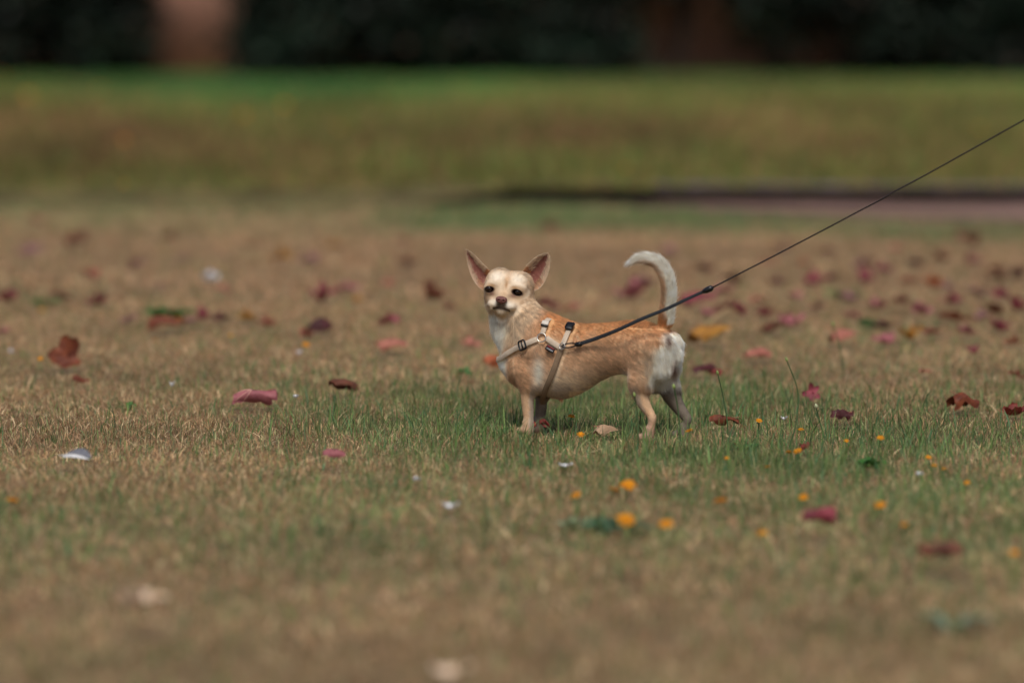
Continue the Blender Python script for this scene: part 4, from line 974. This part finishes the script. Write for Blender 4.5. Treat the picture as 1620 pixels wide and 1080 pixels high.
    if info is not None:
        fi = info[T[ti, 0]]; s, t, sd_ = fi.T; axd = nrm(Hc)
        D = np.tile(Hc * 1.0, (n, 1)) + Hr * (np.sign(a) * .4)[:, None] + Hb * .1; ln = np.full(n, .0032); lift = np.full(n, .25)
        inn = (sd_ == 0); r_ = np.abs(s); ln[inn] = np.where(r_[inn] > .55, .0065, .0028); lift[inn] = .45
        D[inn] = (-np.sign(s[inn]) * np.where(r_[inn] > .5, 1.0, .1))[:, None] * (Hr * 1.0)[None] * np.sign(a[inn])[:, None] + Hc * .9 + Hb * .5
        alive &= ~(inn & (r_ < .55) & (rg.random(n) < .8)); alive &= ~(inn & (r_ < .75) & (t > .75))
        colr = coat(P); base = TAN * np.ones((n, 3)); base[inn] = CRM; base[~inn] = TAN; base[(r_ > .9)] = CRM * .95
        base[(t < .22) & (s < -.3)] = ORG; base[(t < .3) & (s > .2) & inn] = TAN; colr = base * rg.uniform(.85, 1.12, (n, 1))
    # pressed flat near straps
    kd = KDTree(sum(len(S) for S, _ in STRAPS)); i = 0
    for S, _ in STRAPS:
        for p in S: kd.insert(Vector(p), i); i += 1
    kd.balance()
    chk = np.where((x > 770) & (x < 940) & (y > 485) & (y < 650) & ~head)[0] if info is None else []
    for i in chk:
        d = kd.find(Vector(P[i]))[2]
        if d < .0064: ln[i] = .0012; lift[i] = .08
        elif d < .010: ln[i] *= .7; lift[i] = .12
    k = alive; P, N_, D, ln, lift, colr, L, pj = P[k], N_[k], D[k], ln[k], lift[k], colr[k], L[k], pj[k]; n = len(P)
    # clumping: nearby hairs lean together
    cl_ = .5 - vnoise(pj[:, 0] * 1.0, pj[:, 1], 2.6, 12), .5 - vnoise(pj[:, 0], pj[:, 1], 2.6, 19)
    D = D / np.linalg.norm(D, axis=1)[:, None] + rg.normal(0, .16, (n, 3)) + (CR[None] * cl_[0][:, None] + CU[None] * cl_[1][:, None]) * np.interp(ln, [.003, .010], [.3, .8])[:, None]
    D = D - N_ * (D * N_).sum(1)[:, None]; D /= np.maximum(np.linalg.norm(D, axis=1)[:, None], 1e-9)
    gh = rg.random(n) < .05; ln = np.where(gh & (ln > .003), ln * 1.25, ln); lift = np.where(gh, lift * 1.5, lift)
    ln = ln * rg.uniform(.55, 1.15, n); lift = lift * rg.uniform(.5, 1.7, n)
    pts = np.zeros((n, 4, 3))
    for q, t in enumerate((0, .33, .67, 1.0)):
        pts[:, q] = P - N_ * .0004 + D * (ln * t)[:, None] + N_ * (ln * lift * (t * 1.3 - .45 * t * t))[:, None] + dn * (ln * .12 * t * t)[:, None]
    rad = np.interp([0, .33, .67, 1], [0, .4, 1], [1, .85, .12])[None] * (.00013 + .00004 * (ln > .009))[:, None]
    colr = np.clip(colr * rg.uniform(.8, 1.18, (n, 1)) * (.80 + .4 * vnoise(pj[:, 0], pj[:, 1], 2.2, 31))[:, None], 0, 1)
    return pts, rad, colr
def curves(name, sets, m, parent):
    pts = np.concatenate([s[0] for s in sets]); rad = np.concatenate([s[1] for s in sets]); c = np.concatenate([s[2] for s in sets]); n = len(pts)
    cv = bpy.data.hair_curves.new(name); cv.add_curves([4] * n); O_ = np.array(parent.location)
    cv.attributes['position'].data.foreach_set('vector', (pts - O_).reshape(-1).astype(np.float32))
    a = cv.attributes.get('radius') or cv.attributes.new('radius', 'FLOAT', 'POINT'); a.data.foreach_set('value', rad.reshape(-1).astype(np.float32))
    a = cv.attributes.new('tint', 'FLOAT_COLOR', 'CURVE'); cc = np.ones((n, 4), np.float32); cc[:, :3] = c; a.data.foreach_set('color', cc.reshape(-1))
    cv.materials.append(m); o = bpy.data.objects.new(name, cv); col.objects.link(o); o.parent = parent; return o
f1 = fur(V0, F0, NFUR)
EV = np.concatenate([EL[0], ER[0]]); EF = np.concatenate([EL[1], ER[1] + len(EL[0])]); EI = np.concatenate([EL[2], ER[2]])
f2 = fur(EV, EF, 9000, EI, 8)
curves('fur', [f1, f2], furm, dog)
# whiskers
wk = []
for s in (-1, 1):
    for k in range(5):
        st_ = H(-2 + s * (11 + k), 42 - 3 * k, -22 - 1.5 * (k % 3)); d = nrm(Hr * s * 1.0 + Hb * .1 * (2 - k) - Hc * (.05 + .09 * k)); Lw = .018 + .004 * (k % 3)
        wk.append([st_ + d * Lw * t - Zd * .003 * t * t for t in (0, .33, .67, 1)])
wk = np.array(wk); rw = np.tile(np.array([.00022, .00018, .00012, .00005]), (len(wk), 1)); curves('whiskers', [(wk, rw, np.tile(np.array(hx('e8ddcc')), (len(wk), 1)))], furm, dog)

# ================================================================== FALLEN LEAVES, FLOWERS, SMALL THINGS
def leaf_mat(name, c1, c2, rough=.6):
    m = mat(name, hx(c1), rough, noise=55, color2=hx(c2), spec=.35, trans=.12, bump=.5, bscale=260); return m
LM = {'brown': leaf_mat('brown_leaf', '804a34', '4f2a1e'), 'rust': leaf_mat('rust_leaf', '8e4c30', '5c2c1e'), 'pink': leaf_mat('pink_leaf', 'b87074', '8a4e54'),
      'salmon': leaf_mat('salmon_leaf', 'bf7c68', '98594c'), 'crimson': leaf_mat('crimson_leaf', '9c4450', '6c3038'), 'red': leaf_mat('red_leaf', '983e36', '642824'),
      'maroon': leaf_mat('maroon_leaf', '5c2a2c', '3d1d20'), 'ochre': leaf_mat('ochre_leaf', 'c08a38', '94632e'), 'orange': leaf_mat('orange_leaf', 'c06a44', '9c5436'),
      'tan': leaf_mat('tan_leaf', 'c9a98a', 'b08e70'), 'pale': leaf_mat('pale_leaf', 'f6e0c8', 'ecd0b4'), 'plum': leaf_mat('plum_leaf', '98696a', '7a5254')}
veinm = mat('leaf_stalk', hx('a5745c'), .7); veinL = mat('leaf_vein', hx('c9988c'), .7)
def leaf(px, py, wpx, hpx, kind, label, pose='flat', seed=None, stalk=True, name='fallen_leaf', lift=.012):
    """a dry leaf: lobed blade, curled and crumpled, with a stalk; size from how large it shows"""
    rg = np.random.default_rng(int(px * 7 + py * 13) if seed is None else seed)
    g = G(px, py + hpx * .35); D_ = g[1]; sc_ = D_ / FPX; w = wpx * sc_; h = max(hpx * sc_, .010)
    nr, na = 9, 44; V = []; rr = []
    lob = rg.uniform(.10, .22); ph = rg.uniform(0, 6); Rw = w * .62
    roll = {'flat': .9, 'roll': 4.2, 'arch': 2.5, 'cup': 1.5, 'up': 1.2, 'crumple': 3.0}[pose] * rg.uniform(.85, 1.15)
    wob = rg.normal(0, 1, (4, 3))
    for i in range(nr + 1):
        r = i / nr
        for k in range(na):
            a = 2 * math.pi * k / na
            tip = 1 + .32 * max(0, math.cos(a)) ** 6
            o = tip * (.78 + lob * math.cos(5 * a) + .05 * math.cos(17 * a + ph) * (i == nr)) * (1 - .30 * max(0, -math.cos(a)) ** 6)
            x = r * o * math.cos(a); y = r * o * math.sin(a) * .92
            if pose in ('roll', 'arch', 'crumple'):
                ca, sa = math.cos(a), math.sin(a); m_ = 1 + (.09 * math.cos(5 * a + ph) + .05 * math.cos(13 * a)) * r
                x = r * math.copysign(abs(ca) ** .62, ca) * m_ * .95; y = r * .74 * math.copysign(abs(sa) ** .62, sa) * m_ * (1 - .22 * x)
            V.append((x, y)); rr.append(r)
    V = np.array(V); x, y = V.T
    # curl round the midrib, then crumple
    ang = y * roll; rad = 1 / roll
    Y2 = np.sin(ang) * rad; Z2 = (1 - np.cos(ang)) * rad
    Z2 = Z2 + .10 * np.abs(np.sin(5 * np.arctan2(y, x))) * np.hypot(x, y) * (1 + (pose == 'crumple'))
    for q in wob: Z2 = Z2 + .05 * (1 + 1.3 * (pose in ('crumple', 'cup'))) * np.sin(3.1 * q[0] * x + 3.3 * q[1] * y + q[2] * 3)
    if pose in ('roll', 'arch', 'crumple'): Z2 = Z2 + .030 * np.sin(11 * y + 5 * x + ph) * np.hypot(x, y); Y2 = Y2 * (1 - .25 * x * (pose == 'roll'))
    Z2 = Z2 + (.25 * x * x if pose in ('arch', 'cup') else .08 * x * x)
    P = np.stack([x, Y2, Z2], -1)
    if pose in ('arch', 'roll', 'crumple'): P[:, 2] = -P[:, 2]              # open side down
    P -= P.mean(0); sp = P.max(0) - P.min(0)
    yaw = rg.uniform(-.35, .35) * (pose != 'roll') + (math.pi if rg.random() < .5 else 0); tilt = rg.uniform(-.15, .15)
    if pose == 'up': tilt = 1.15 + rg.uniform(-.1, .1)
    if pose == 'arch' and rg.random() < .3: yaw += .6
    M = Matrix.Rotation(yaw, 3, 'Z') @ Matrix.Rotation(rg.uniform(-.25, .25) if pose != 'up' else rg.uniform(-1.2, -.9), 3, 'X') @ Matrix.Rotation(tilt if pose != 'up' else .2, 3, 'Y')
    st = np.array([[-.60, 0, 0], [-.80, .03, .05], [-1.02, .10, .10]]); st[:, 2] += P[np.argmin(np.abs(P[:, 0] + .55) + np.abs(P[:, 1])), 2]
    M = np.array(M); P = P @ M.T; st = st @ M.T
    ext = P.max(0) - P.min(0); P[:, 0] *= w / ext[0]; P[:, 1] *= w / ext[0]; st[:, :2] *= w / ext[0]; kz = np.clip(h / ext[2], .15 * w / ext[0], 1.6 * w / ext[0]); st[:, 2] *= kz; P[:, 2] *= kz
    zb = P[:, 2].min(); base = np.array([g[0], g[1], lift + (VZ if D_ > DK + .2 else 0)]); P[:, 2] -= zb; st[:, 2] -= zb
    P += base; st += base
    F = [(i * na + k, i * na + (k + 1) % na, (i + 1) * na + (k + 1) % na, (i + 1) * na + k) for i in range(1, nr) for k in range(na)]
    F += [(0, na + k, na + (k + 1) % na) for k in range(na)]
    # thickness: second skin 0.5 mm away
    n0 = len(P); nv = np.zeros_like(P); FA = np.array([f[:3] for f in F]); cr = np.cross(P[FA[:, 1]] - P[FA[:, 0]], P[FA[:, 2]] - P[FA[:, 0]])
    for k in range(3): np.add.at(nv, FA[:, k], cr)
    nv[1:na] = nv[0]; nv /= np.maximum(np.linalg.norm(nv, axis=1)[:, None], 1e-12); P2 = P + nv * .0005
    F2 = [tuple(i + n0 for i in f[::-1]) for f in F]; o = nr * na
    FE = [(o + (k + 1) % na, o + k, o + k + n0, o + (k + 1) % na + n0) for k in range(na)]
    # unused duplicate centre vertices stay on the centre
    t = empty(name, Vector(tuple(base)), label=label, cat='leaf', group='fallen leaves on the lawn')
    mesh('blade', np.concatenate([P, P2]), F + F2 + FE, LM[kind], t)
    if stalk:
        v, f = tube(spline(st, 4), np.linspace(.0011, .0007, 9), 6); mesh('stalk', v, f, veinm, t)
    if wpx > 60 and 600 < py < 730:                                         # veins stand out on the sharp leaves
        parts = []
        for a0 in (0, 1.15, -1.15, .6, -.6):
            ii = [i * na + int(round((a0 % (2 * math.pi)) / (2 * math.pi) * na)) % na for i in range(1, nr)]
            for S_, sg in ((P2, 1), (P, -1)): parts.append(tube(S_[ii] + nv[ii] * .0002 * sg, np.linspace(.0010, .0005, len(ii)), 5))
        v, f = join(parts); mesh('veins', v, f, veinL, t)
    return t
for i, q in enumerate(LEAVES):
    leaf(q[0], q[1], q[2] * (1.2 if q[1] < 560 else 1.05), q[3] * (1.45 if q[1] < 560 else 1.25), q[4], q[5], q[6], stalk=(q[2] >= 20), lift=.010 if q[1] < 730 else (.024 if q[1] < 950 else .036))

# ---- flowers
stemm = mat('flower_stem', hx('5c7440'), .6, noise=60, var=.2); petm = mat('yellow_petal', hx('f0a81a'), .5, noise=120, color2=hx('e58e12'), trans=.2); cenm = mat('flower_centre', hx('d98c14'), .8, noise=400, var=.3)
petm2 = mat('orange_petal', hx('d98a2a'), .5, noise=120, color2=hx('c9741c'), trans=.2); whtm = mat('white_petal', hx('e9e9ec'), .6, noise=100, var=.1, trans=.2); budm = mat('green_bud', hx('93a562'), .55, noise=200, var=.2, bump=.5, bscale=900); budp = mat('pale_bud', hx('c3c9a0'), .6, noise=200, var=.2)
def flower(px, py, size, label, hgt=.035, tilt=None, seed=0, pm=None, name='yellow_flower', cat='flower', group='yellow flowers in the lawn', rows=2, zb=0.0):
    rg = np.random.default_rng(int(px * 3 + py * 5 + seed))
    g = G(px, py, zb + hgt); w = max(size * g[1] / FPX, .007); top = g; foot = np.array([g[0] + rg.normal(0, .006), g[1] + rg.normal(0, .006), zb])
    t = empty(name, Vector(tuple(foot)), label=label, cat=cat, group=group)
    tl = rg.uniform(.1, .5) if tilt is None else tilt; az_ = rg.uniform(-2.2, -.9) if rg.random() < .6 else rg.uniform(0, 6.28)
    ax = nrm(np.array([math.sin(tl) * math.cos(az_), math.sin(tl) * math.sin(az_), math.cos(tl)])); e1 = nrm(np.cross(ax, [.3, 1, .1])); e2 = np.cross(ax, e1)
    V = []; F = []
    for row in range(rows):
        npt = 13 - 3 * row
        for k in range(npt):
            a = 2 * math.pi * (k + .5 * row) / npt + rg.normal(0, .08); L = w / 2 * (1 - .25 * row) * rg.uniform(.88, 1.08); wd = L * .24; o = len(V); up = .18 + .35 * row + rg.normal(0, .08)
            dr = math.cos(a) * e1 + math.sin(a) * e2; sd_ = -math.sin(a) * e1 + math.cos(a) * e2
            for r_, ww in ((.12, .35), (.5, 1), (.85, .95), (1, .45)):
                z = up * r_ * L - .25 * L * r_ ** 3; c_ = top + dr * L * r_ + ax * z
                V += [c_ - sd_ * wd * ww + ax * .0004, c_ + sd_ * wd * ww + ax * .0004, c_ + sd_ * wd * ww, c_ - sd_ * wd * ww]
            for q in range(3):
                b_ = o + q * 4
                F += [(b_, b_ + 1, b_ + 5, b_ + 4), (b_ + 3, b_ + 7, b_ + 6, b_ + 2), (b_ + 1, b_ + 2, b_ + 6, b_ + 5), (b_, b_ + 4, b_ + 7, b_ + 3)]
            F += [(o, o + 3, o + 2, o + 1), (o + 12, o + 13, o + 14, o + 15)]
    mesh('petals', V, F, pm or petm, t, smooth=False)
    v, f = tube([top - ax * w * .16, top - ax * w * .02, top + ax * w * .10, top + ax * w * .13], [w * .10, w * .17, w * .15, w * .05], 10); mesh('flower_centre', v, f, cenm if pm is not whtm else petm, t)
    v, f = tube(spline([foot, (foot + top) / 2 + rg.normal(0, .002, 3), top - ax * w * .14], 5), .0008, 6); mesh('stem', v, f, stemm, t)
    return t
Y = 'yellow flower '
FL = [
 (64, 567, 9, 'tiny ' + Y + 'left of the large upright rust brown leaf', .03), (282, 503, 10, 'tiny ' + Y + 'right of the green tuft on the left', .03), (484, 545, 13, Y + 'just below the small red leaf left of centre', .03),
 (20, 791, 22, 'blurred ' + Y + 'at the left edge in the foreground', .02), (904, 658, 12, 'sharp ' + Y + 'under the dog belly, farther of two', .03), (919, 687, 13, 'sharp ' + Y + 'left of the pale tan leaf under the dog', .02),
 (994, 766, 26, 'large blurred ' + Y + 'below the dog hind legs, farthest of the big ones', .03), (972, 774, 18, Y + 'partly hidden, touching the left side of the larger one below the dog', .02), (911, 783, 19, 'dim ' + Y + 'left of the larger pair below the dog', .015),
 (990, 821, 30, 'largest ' + Y + 'growing over the blurred bluish weed', .035), (1054, 828, 25, 'round ' + Y + 'right of the blurred bluish weed', .03), (1140, 792, 23, 'blurred ' + Y + 'alone below the left seed stalk', .03),
 (1270, 786, 18, 'blurred ' + Y + 'below the pair of sharp flowers', .02), (1393, 798, 20, 'blurred ' + Y + 'on the right, above the crimson foreground leaf', .02), (1431, 829, 12, 'small ' + Y + 'right of and above the crimson foreground leaf', .02),
 (1201, 665, 11, 'small ' + Y + 'right of the rusty crumpled leaf', .03), (1267, 679, 10, 'small ' + Y + 'right of the taller seed stalk', .03), (1090, 681, 13, 'bright ' + Y + 'in front of the dog rear paw', .045),
 (1262, 713, 15, 'bright open ' + Y + 'at the foot of the taller seed stalk, right of a pair', .025), (1248, 715, 11, 'flat ' + Y + 'left of a pair at the foot of the taller seed stalk', .02), (1150, 724, 9, 'tiny ' + Y + 'below the rusty crumpled leaf', .02),
 (1214, 738, 9, 'faint tiny ' + Y + 'left of and below the pair of sharp flowers', .015), (1339, 697, 8, 'tiny sharp ' + Y + 'below the dark maroon crumpled leaf', .025), (1393, 692, 12, 'sharp ' + Y + 'on a leaning stem, right of the dark maroon leaf', .04),
 (1469, 723, 10, 'small ' + Y + 'on the right, farthest of three close together', .025), (1478, 736, 10, 'small ' + Y + 'on the right, middle of three close together', .02), (1493, 741, 9, 'small ' + Y + 'on the right, nearest of three close together', .015),
 (1530, 763, 10, 'small dim ' + Y + 'right of the three close together', .015), (1605, 874, 18, 'blurred ' + Y + 'near the right edge in the foreground', .025), (1206, 842, 18, 'faint blurred ' + Y + 'left of the crimson foreground leaf', .01),
 (245, 538, 7, 'tiny ' + Y + 'just below the orange brown curled leaf', .02), (365, 531, 8, 'tiny ' + Y + 'below and left of the bright ochre orange leaf', .02), (66, 490, 8, 'tiny ' + Y + 'at the green tuft at far left', .02)]
for px, py, sz, lb, hg in FL: flower(px, py, sz * 1.05, lb, hg)
for px, py, sz, lb in [(990, 266, 22, 'on the verge straight above the dog tail, nearest of the verge flowers'), (603, 158, 22, 'on the verge between centre and left, far back'), (450, 166, 20, 'on the verge below the dark green strip'), (386, 182, 22, 'on the verge left of centre, a little nearer than its neighbour'),
        (537, 202, 22, 'on the verge left of centre, middle of its depth'), (44, 150, 24, 'on the verge at far left under the shrubs'), (4, 122, 26, 'at the left edge under the shrubs'), (197, 222, 20, 'on the verge at left, middle of its depth'), (195, 292, 16, 'at the front edge of the verge on the left'), (1550, 203, 18, 'on the verge at right, just above the cord'), (158, 142, 20, 'on the verge just left of the bare wall strip')]:
    flower(px, py, sz * .62, 'blurred yellow flower ' + lb, .10, group='yellow flowers on the verge', zb=VZ)
stalkm = mat('thin_stalk', hx('46603a'), .6, noise=60, var=.2)
def seedhead(px, py, bx, by, label, bud, r=4.0, sway=0):
    g = G(bx, by); tp = AT(px, py, g[1] - .01); k = (px - bx) * g[1] / FPX
    t = empty('seed_stalk', Vector(tuple(g)), label=label, cat='wild flower', group='closed buds on thin stalks')
    h = tp[2]; sw = sway * g[1] / FPX
    pts = spline([g, g + np.array([k * .2 + sw * .8, 0, h * .3]), g + np.array([k * .6 + sw, 0, h * .65]), tp], 8)
    v, f = tube(pts, np.linspace(.0015, .0011, len(pts)), 6); mesh('stalk', v, f, stalkm, t)
    q = r * PX; ax = nrm(pts[-1] - pts[-3]); prof = [(-1.3, .25), (-1.1, .7), (-.5, 1), (.2, .95), (.9, .6), (1.3, .25)]
    v, f = tube([tp + ax * a * q for a, _ in prof], [b * q * .8 for _, b in prof], 12); mesh('bud', v, f, bud, t)
seedhead(1244, 568, 1247, 712, 'tallest thin green stalk with a closed bud, bowed to the right', budm, 2.8, 16)
seedhead(1135, 589, 1152, 690, 'thin green stalk with a closed bud right of the dog', budm, 2.8, 1)
seedhead(1291, 642, 1306, 700, 'short stalk with a pale round bud beside the upright red leaf', budp, 3.2, -2)
seedhead(1003.5, 624, 1008, 716, 'round green bud in front of the dog near hind knee', budm, 3.0, 3)
seedhead(1066, 611, 1076, 712, 'round green bud in front of the dog far thigh', budm, 3.4, 2)
seedhead(1318, 512, 1334, 600, 'thin blurred stalk in the middle distance above the short pale bud', budm, 3.5, 2)

# ---- white bits
def fleck(px, py, wpx, hpx, label, name='white_petal', cat='petal', hgt=.014, group='white specks on the lawn', m=None, seed=0):
    rg = np.random.default_rng(int(px + py)); g = G(px, py, hgt); w = wpx * g[1] / FPX / 2; h = hpx * g[1] / FPX; V = []; n = 8; na = 20
    for sd_ in (0, 1):
        for i in range(n + 1):
            for k in range(na):
                a = 2 * math.pi * k / na; r = i / n; V.append((g[0] + w * r * math.cos(a) * (1 + .12 * math.cos(3 * a + seed)), g[1] + w * .8 * r * math.sin(a), g[2] + h * (.5 * r * r + .18 * r * math.sin(2 * a + px) + .15 * r * math.sin(5 * a)) + sd_ * .0006))
    o = (n + 1) * na; F = [(i * na + k, i * na + (k + 1) % na, (i + 1) * na + (k + 1) % na, (i + 1) * na + k) for i in range(n) for k in range(na)]
    F = [tuple(q + o for q in f) for f in F] + [f[::-1] for f in F] + [(n * na + k, n * na + (k + 1) % na, n * na + (k + 1) % na + o, n * na + k + o) for k in range(na)]
    ob = mesh(name, V, F, m or whtm, label=label, cat=cat, group=group) if group else mesh(name, V, F, m or whtm, label=label, cat=cat)
    return rebase(ob, g)
fleck(332, 444, 26, 20, 'white fleck in the middle distance on the left', hgt=.02)
fleck(712, 804, 26, 14, 'small white petal blurred below and left of the dog')
fleck(658, 760, 12, 8, 'tiny white petal just above the small blurred white one')
fleck(712, 1071, 64, 30, 'large whitish leaf blurred at the bottom edge', name='whitish_leaf', cat='leaf', group=None, m=LM['pale'])
fleck(272, 611, 9, 12, 'tiny white petal above the rolled pink leaf, to its left', hgt=.022)
fleck(468, 629, 9, 7, 'tiny white clover head right of the rolled pink leaf', hgt=.03)
fleck(472, 560, 10, 9, 'tiny pale petal below the dark maroon leaf')
fleck(17, 558, 9, 9, 'tiny white petal at the left edge')
fleck(894, 738, 22, 8, 'pale petal in front of the dog, below the pale tan leaf'); fleck(1455, 752, 12, 8, 'pale petal below the three close yellow flowers'); fleck(1240, 664, 10, 8, 'pale petal left of the taller seed stalk, by the small flower')
# feather
g = G(118, 729, .022); t = empty('feather', Vector(tuple(g)), label='white and grey feather lying on the dry grass at left', cat='feather')
kx_ = g[1] / FPX; ax = nrm(np.array([1, -.75, 0])); sd_ = np.array([-ax[1], ax[0], 0])
Lf = 54 * kx_; greym = mat('grey_feather', hx('6f7078'), .7, noise=200, var=.2)
for nm_, s0, mm in (('vane', -1, whtm), ('vane', 1, greym)):
    V = []; F = []; n = 24
    for i in range(n + 1):
        t_ = i / n; c_ = g + ax * Lf * (t_ - .5); c_[2] += .006 + .004 * math.sin(math.pi * t_); w = .0135 * math.sin(math.pi * min(1, t_ * .9 + .08)) ** .6 * (1 if s0 < 0 else .8) * (1 - .12 * ((i * 7) % 5 == 0))
        for z in (0, .0005): V += [c_ + np.array([0, 0, z]), c_ + sd_ * s0 * w * .6 + ax * .004 + np.array([0, 0, z + w * (.65 if s0 > 0 else .05)]), c_ + sd_ * s0 * w + ax * .008 + np.array([0, 0, z + w * (.95 if s0 > 0 else -.15)])]
    for i in range(n):
        b = i * 6; F += [(b, b + 1, b + 7, b + 6), (b + 1, b + 2, b + 8, b + 7), (b + 3, b + 9, b + 10, b + 4), (b + 4, b + 10, b + 11, b + 5), (b + 2, b + 5, b + 11, b + 8)]
    mesh(nm_, V, F, mm, t)
v, f = tube([g + ax * Lf * q + np.array([0, 0, 0.0070 + .004 * max(0, math.cos(q * math.pi))]) for q in (-.62, -.5, -.25, 0, .25, .48)], [.0012, .0012, .001, .0008, .0006, .0003], 6); mesh('quill', v, f, mat('quill', hx('cfc9bf'), .5), t)
# straw twig
g0 = G(1100, 533, .01); g1 = AT(1152, 488, g0[1] + .12); v, f = tube(spline([g0, (g0 + g1) / 2 + np.array([0, 0, .004]), g1], 5), .0028, 7)
rebase(mesh('straw_twig', v, f, mat('straw', hx('b59a72'), .8), label='pale straw twig leaning up beside the pink leaf right of the tail', cat='twig'), g0)

# ---- broad leaved weeds
def weed(px, py, wpx, hpx, n, label, colr, ll=.03, lw=.4, flat=.5):
    g = G(px, py); W2 = wpx * g[1] / FPX / 2; rg = np.random.default_rng(int(px)); V = []; F = []; hh = hpx * g[1] / FPX
    for k in range(n):
        a = rg.uniform(0, 6.28); r = W2 * math.sqrt(rg.random()) * .8; b = g + np.array([math.cos(a) * r, math.sin(a) * r * .7, 0]); L = ll * rg.uniform(.6, 1.2); up = rg.uniform(.3, 1) * hh
        az_ = rg.uniform(0, 6.28); d = np.array([math.cos(az_), math.sin(az_), 0]); s_ = np.array([-d[1], d[0], 0]); o = len(V)
        for q in range(6):
            t_ = q / 5; c_ = b + d * L * t_ + np.array([0, 0, .004 + up * math.sin(t_ * 2.2) * (1 - flat * t_)]); w = L * lw / 2 * math.sin(math.pi * min(1, t_ * .92 + .06)) ** .7
            V += [c_ - s_ * w + np.array([0, 0, w * .3]), c_, c_ + s_ * w + np.array([0, 0, w * .3])]
        for q in range(5): b_ = o + q * 3; F += [(b_, b_ + 1, b_ + 4, b_ + 3), (b_ + 1, b_ + 2, b_ + 5, b_ + 4)]
    m = mat('weed_leaf', hx(colr), .5, noise=60, var=.2, trans=.2, spec=.4)
    return rebase(mesh('weed_plant', V, F, m, label=label, cat='weed', group='broad leaved weeds in the lawn'), g)
weed(965, 842, 110, 22, 26, 'low bluish green weed, blurred, under the largest yellow flower', '4d6b4c', .035)
weed(905, 835, 40, 16, 8, 'pale bluish weed left of the low bluish green one', '84936f', .03)
weed(1372, 745, 52, 24, 14, 'bright green clover like weed below the tiny sharp flower on the right', '45782f', .022, .8)
weed(1505, 1000, 60, 40, 7, 'pale bluish green weed blurred in the right foreground', '86987c', .04)
weed(262, 508, 60, 30, 26, 'green weed tuft behind the orange brown curled leaf', '3f6a2c', .04)
weed(72, 484, 60, 14, 16, 'low green weed tuft at far left in front of the brown leaf', '4a7030', .03)
weed(1336, 472, 44, 14, 12, 'small green weed tuft in the middle distance on the right', '4a7230', .035)
weed(1478, 520, 40, 12, 8, 'dark green weed beside the bright pink leaf on the right', '2f4f38', .03)
weed(1372, 520, 36, 22, 10, 'green weed left of the dark maroon leaf on the right', '47703a', .035)
weed(805, 690, 40, 16, 8, 'small green weed in the sharp grass left of the dog front paw', '5a7c40', .018)
weed(1185, 716, 36, 16, 10, 'round leaved green weed left of the taller seed stalk', '486f34', .016, .8)
weed(203, 652, 20, 20, 6, 'small bright green sprout in the dry grass at left', '4c7a34', .018)
weed(740, 596, 30, 22, 6, 'broad green leaf in the grass left of the dog chest', '5c8f4c', .03, .5)
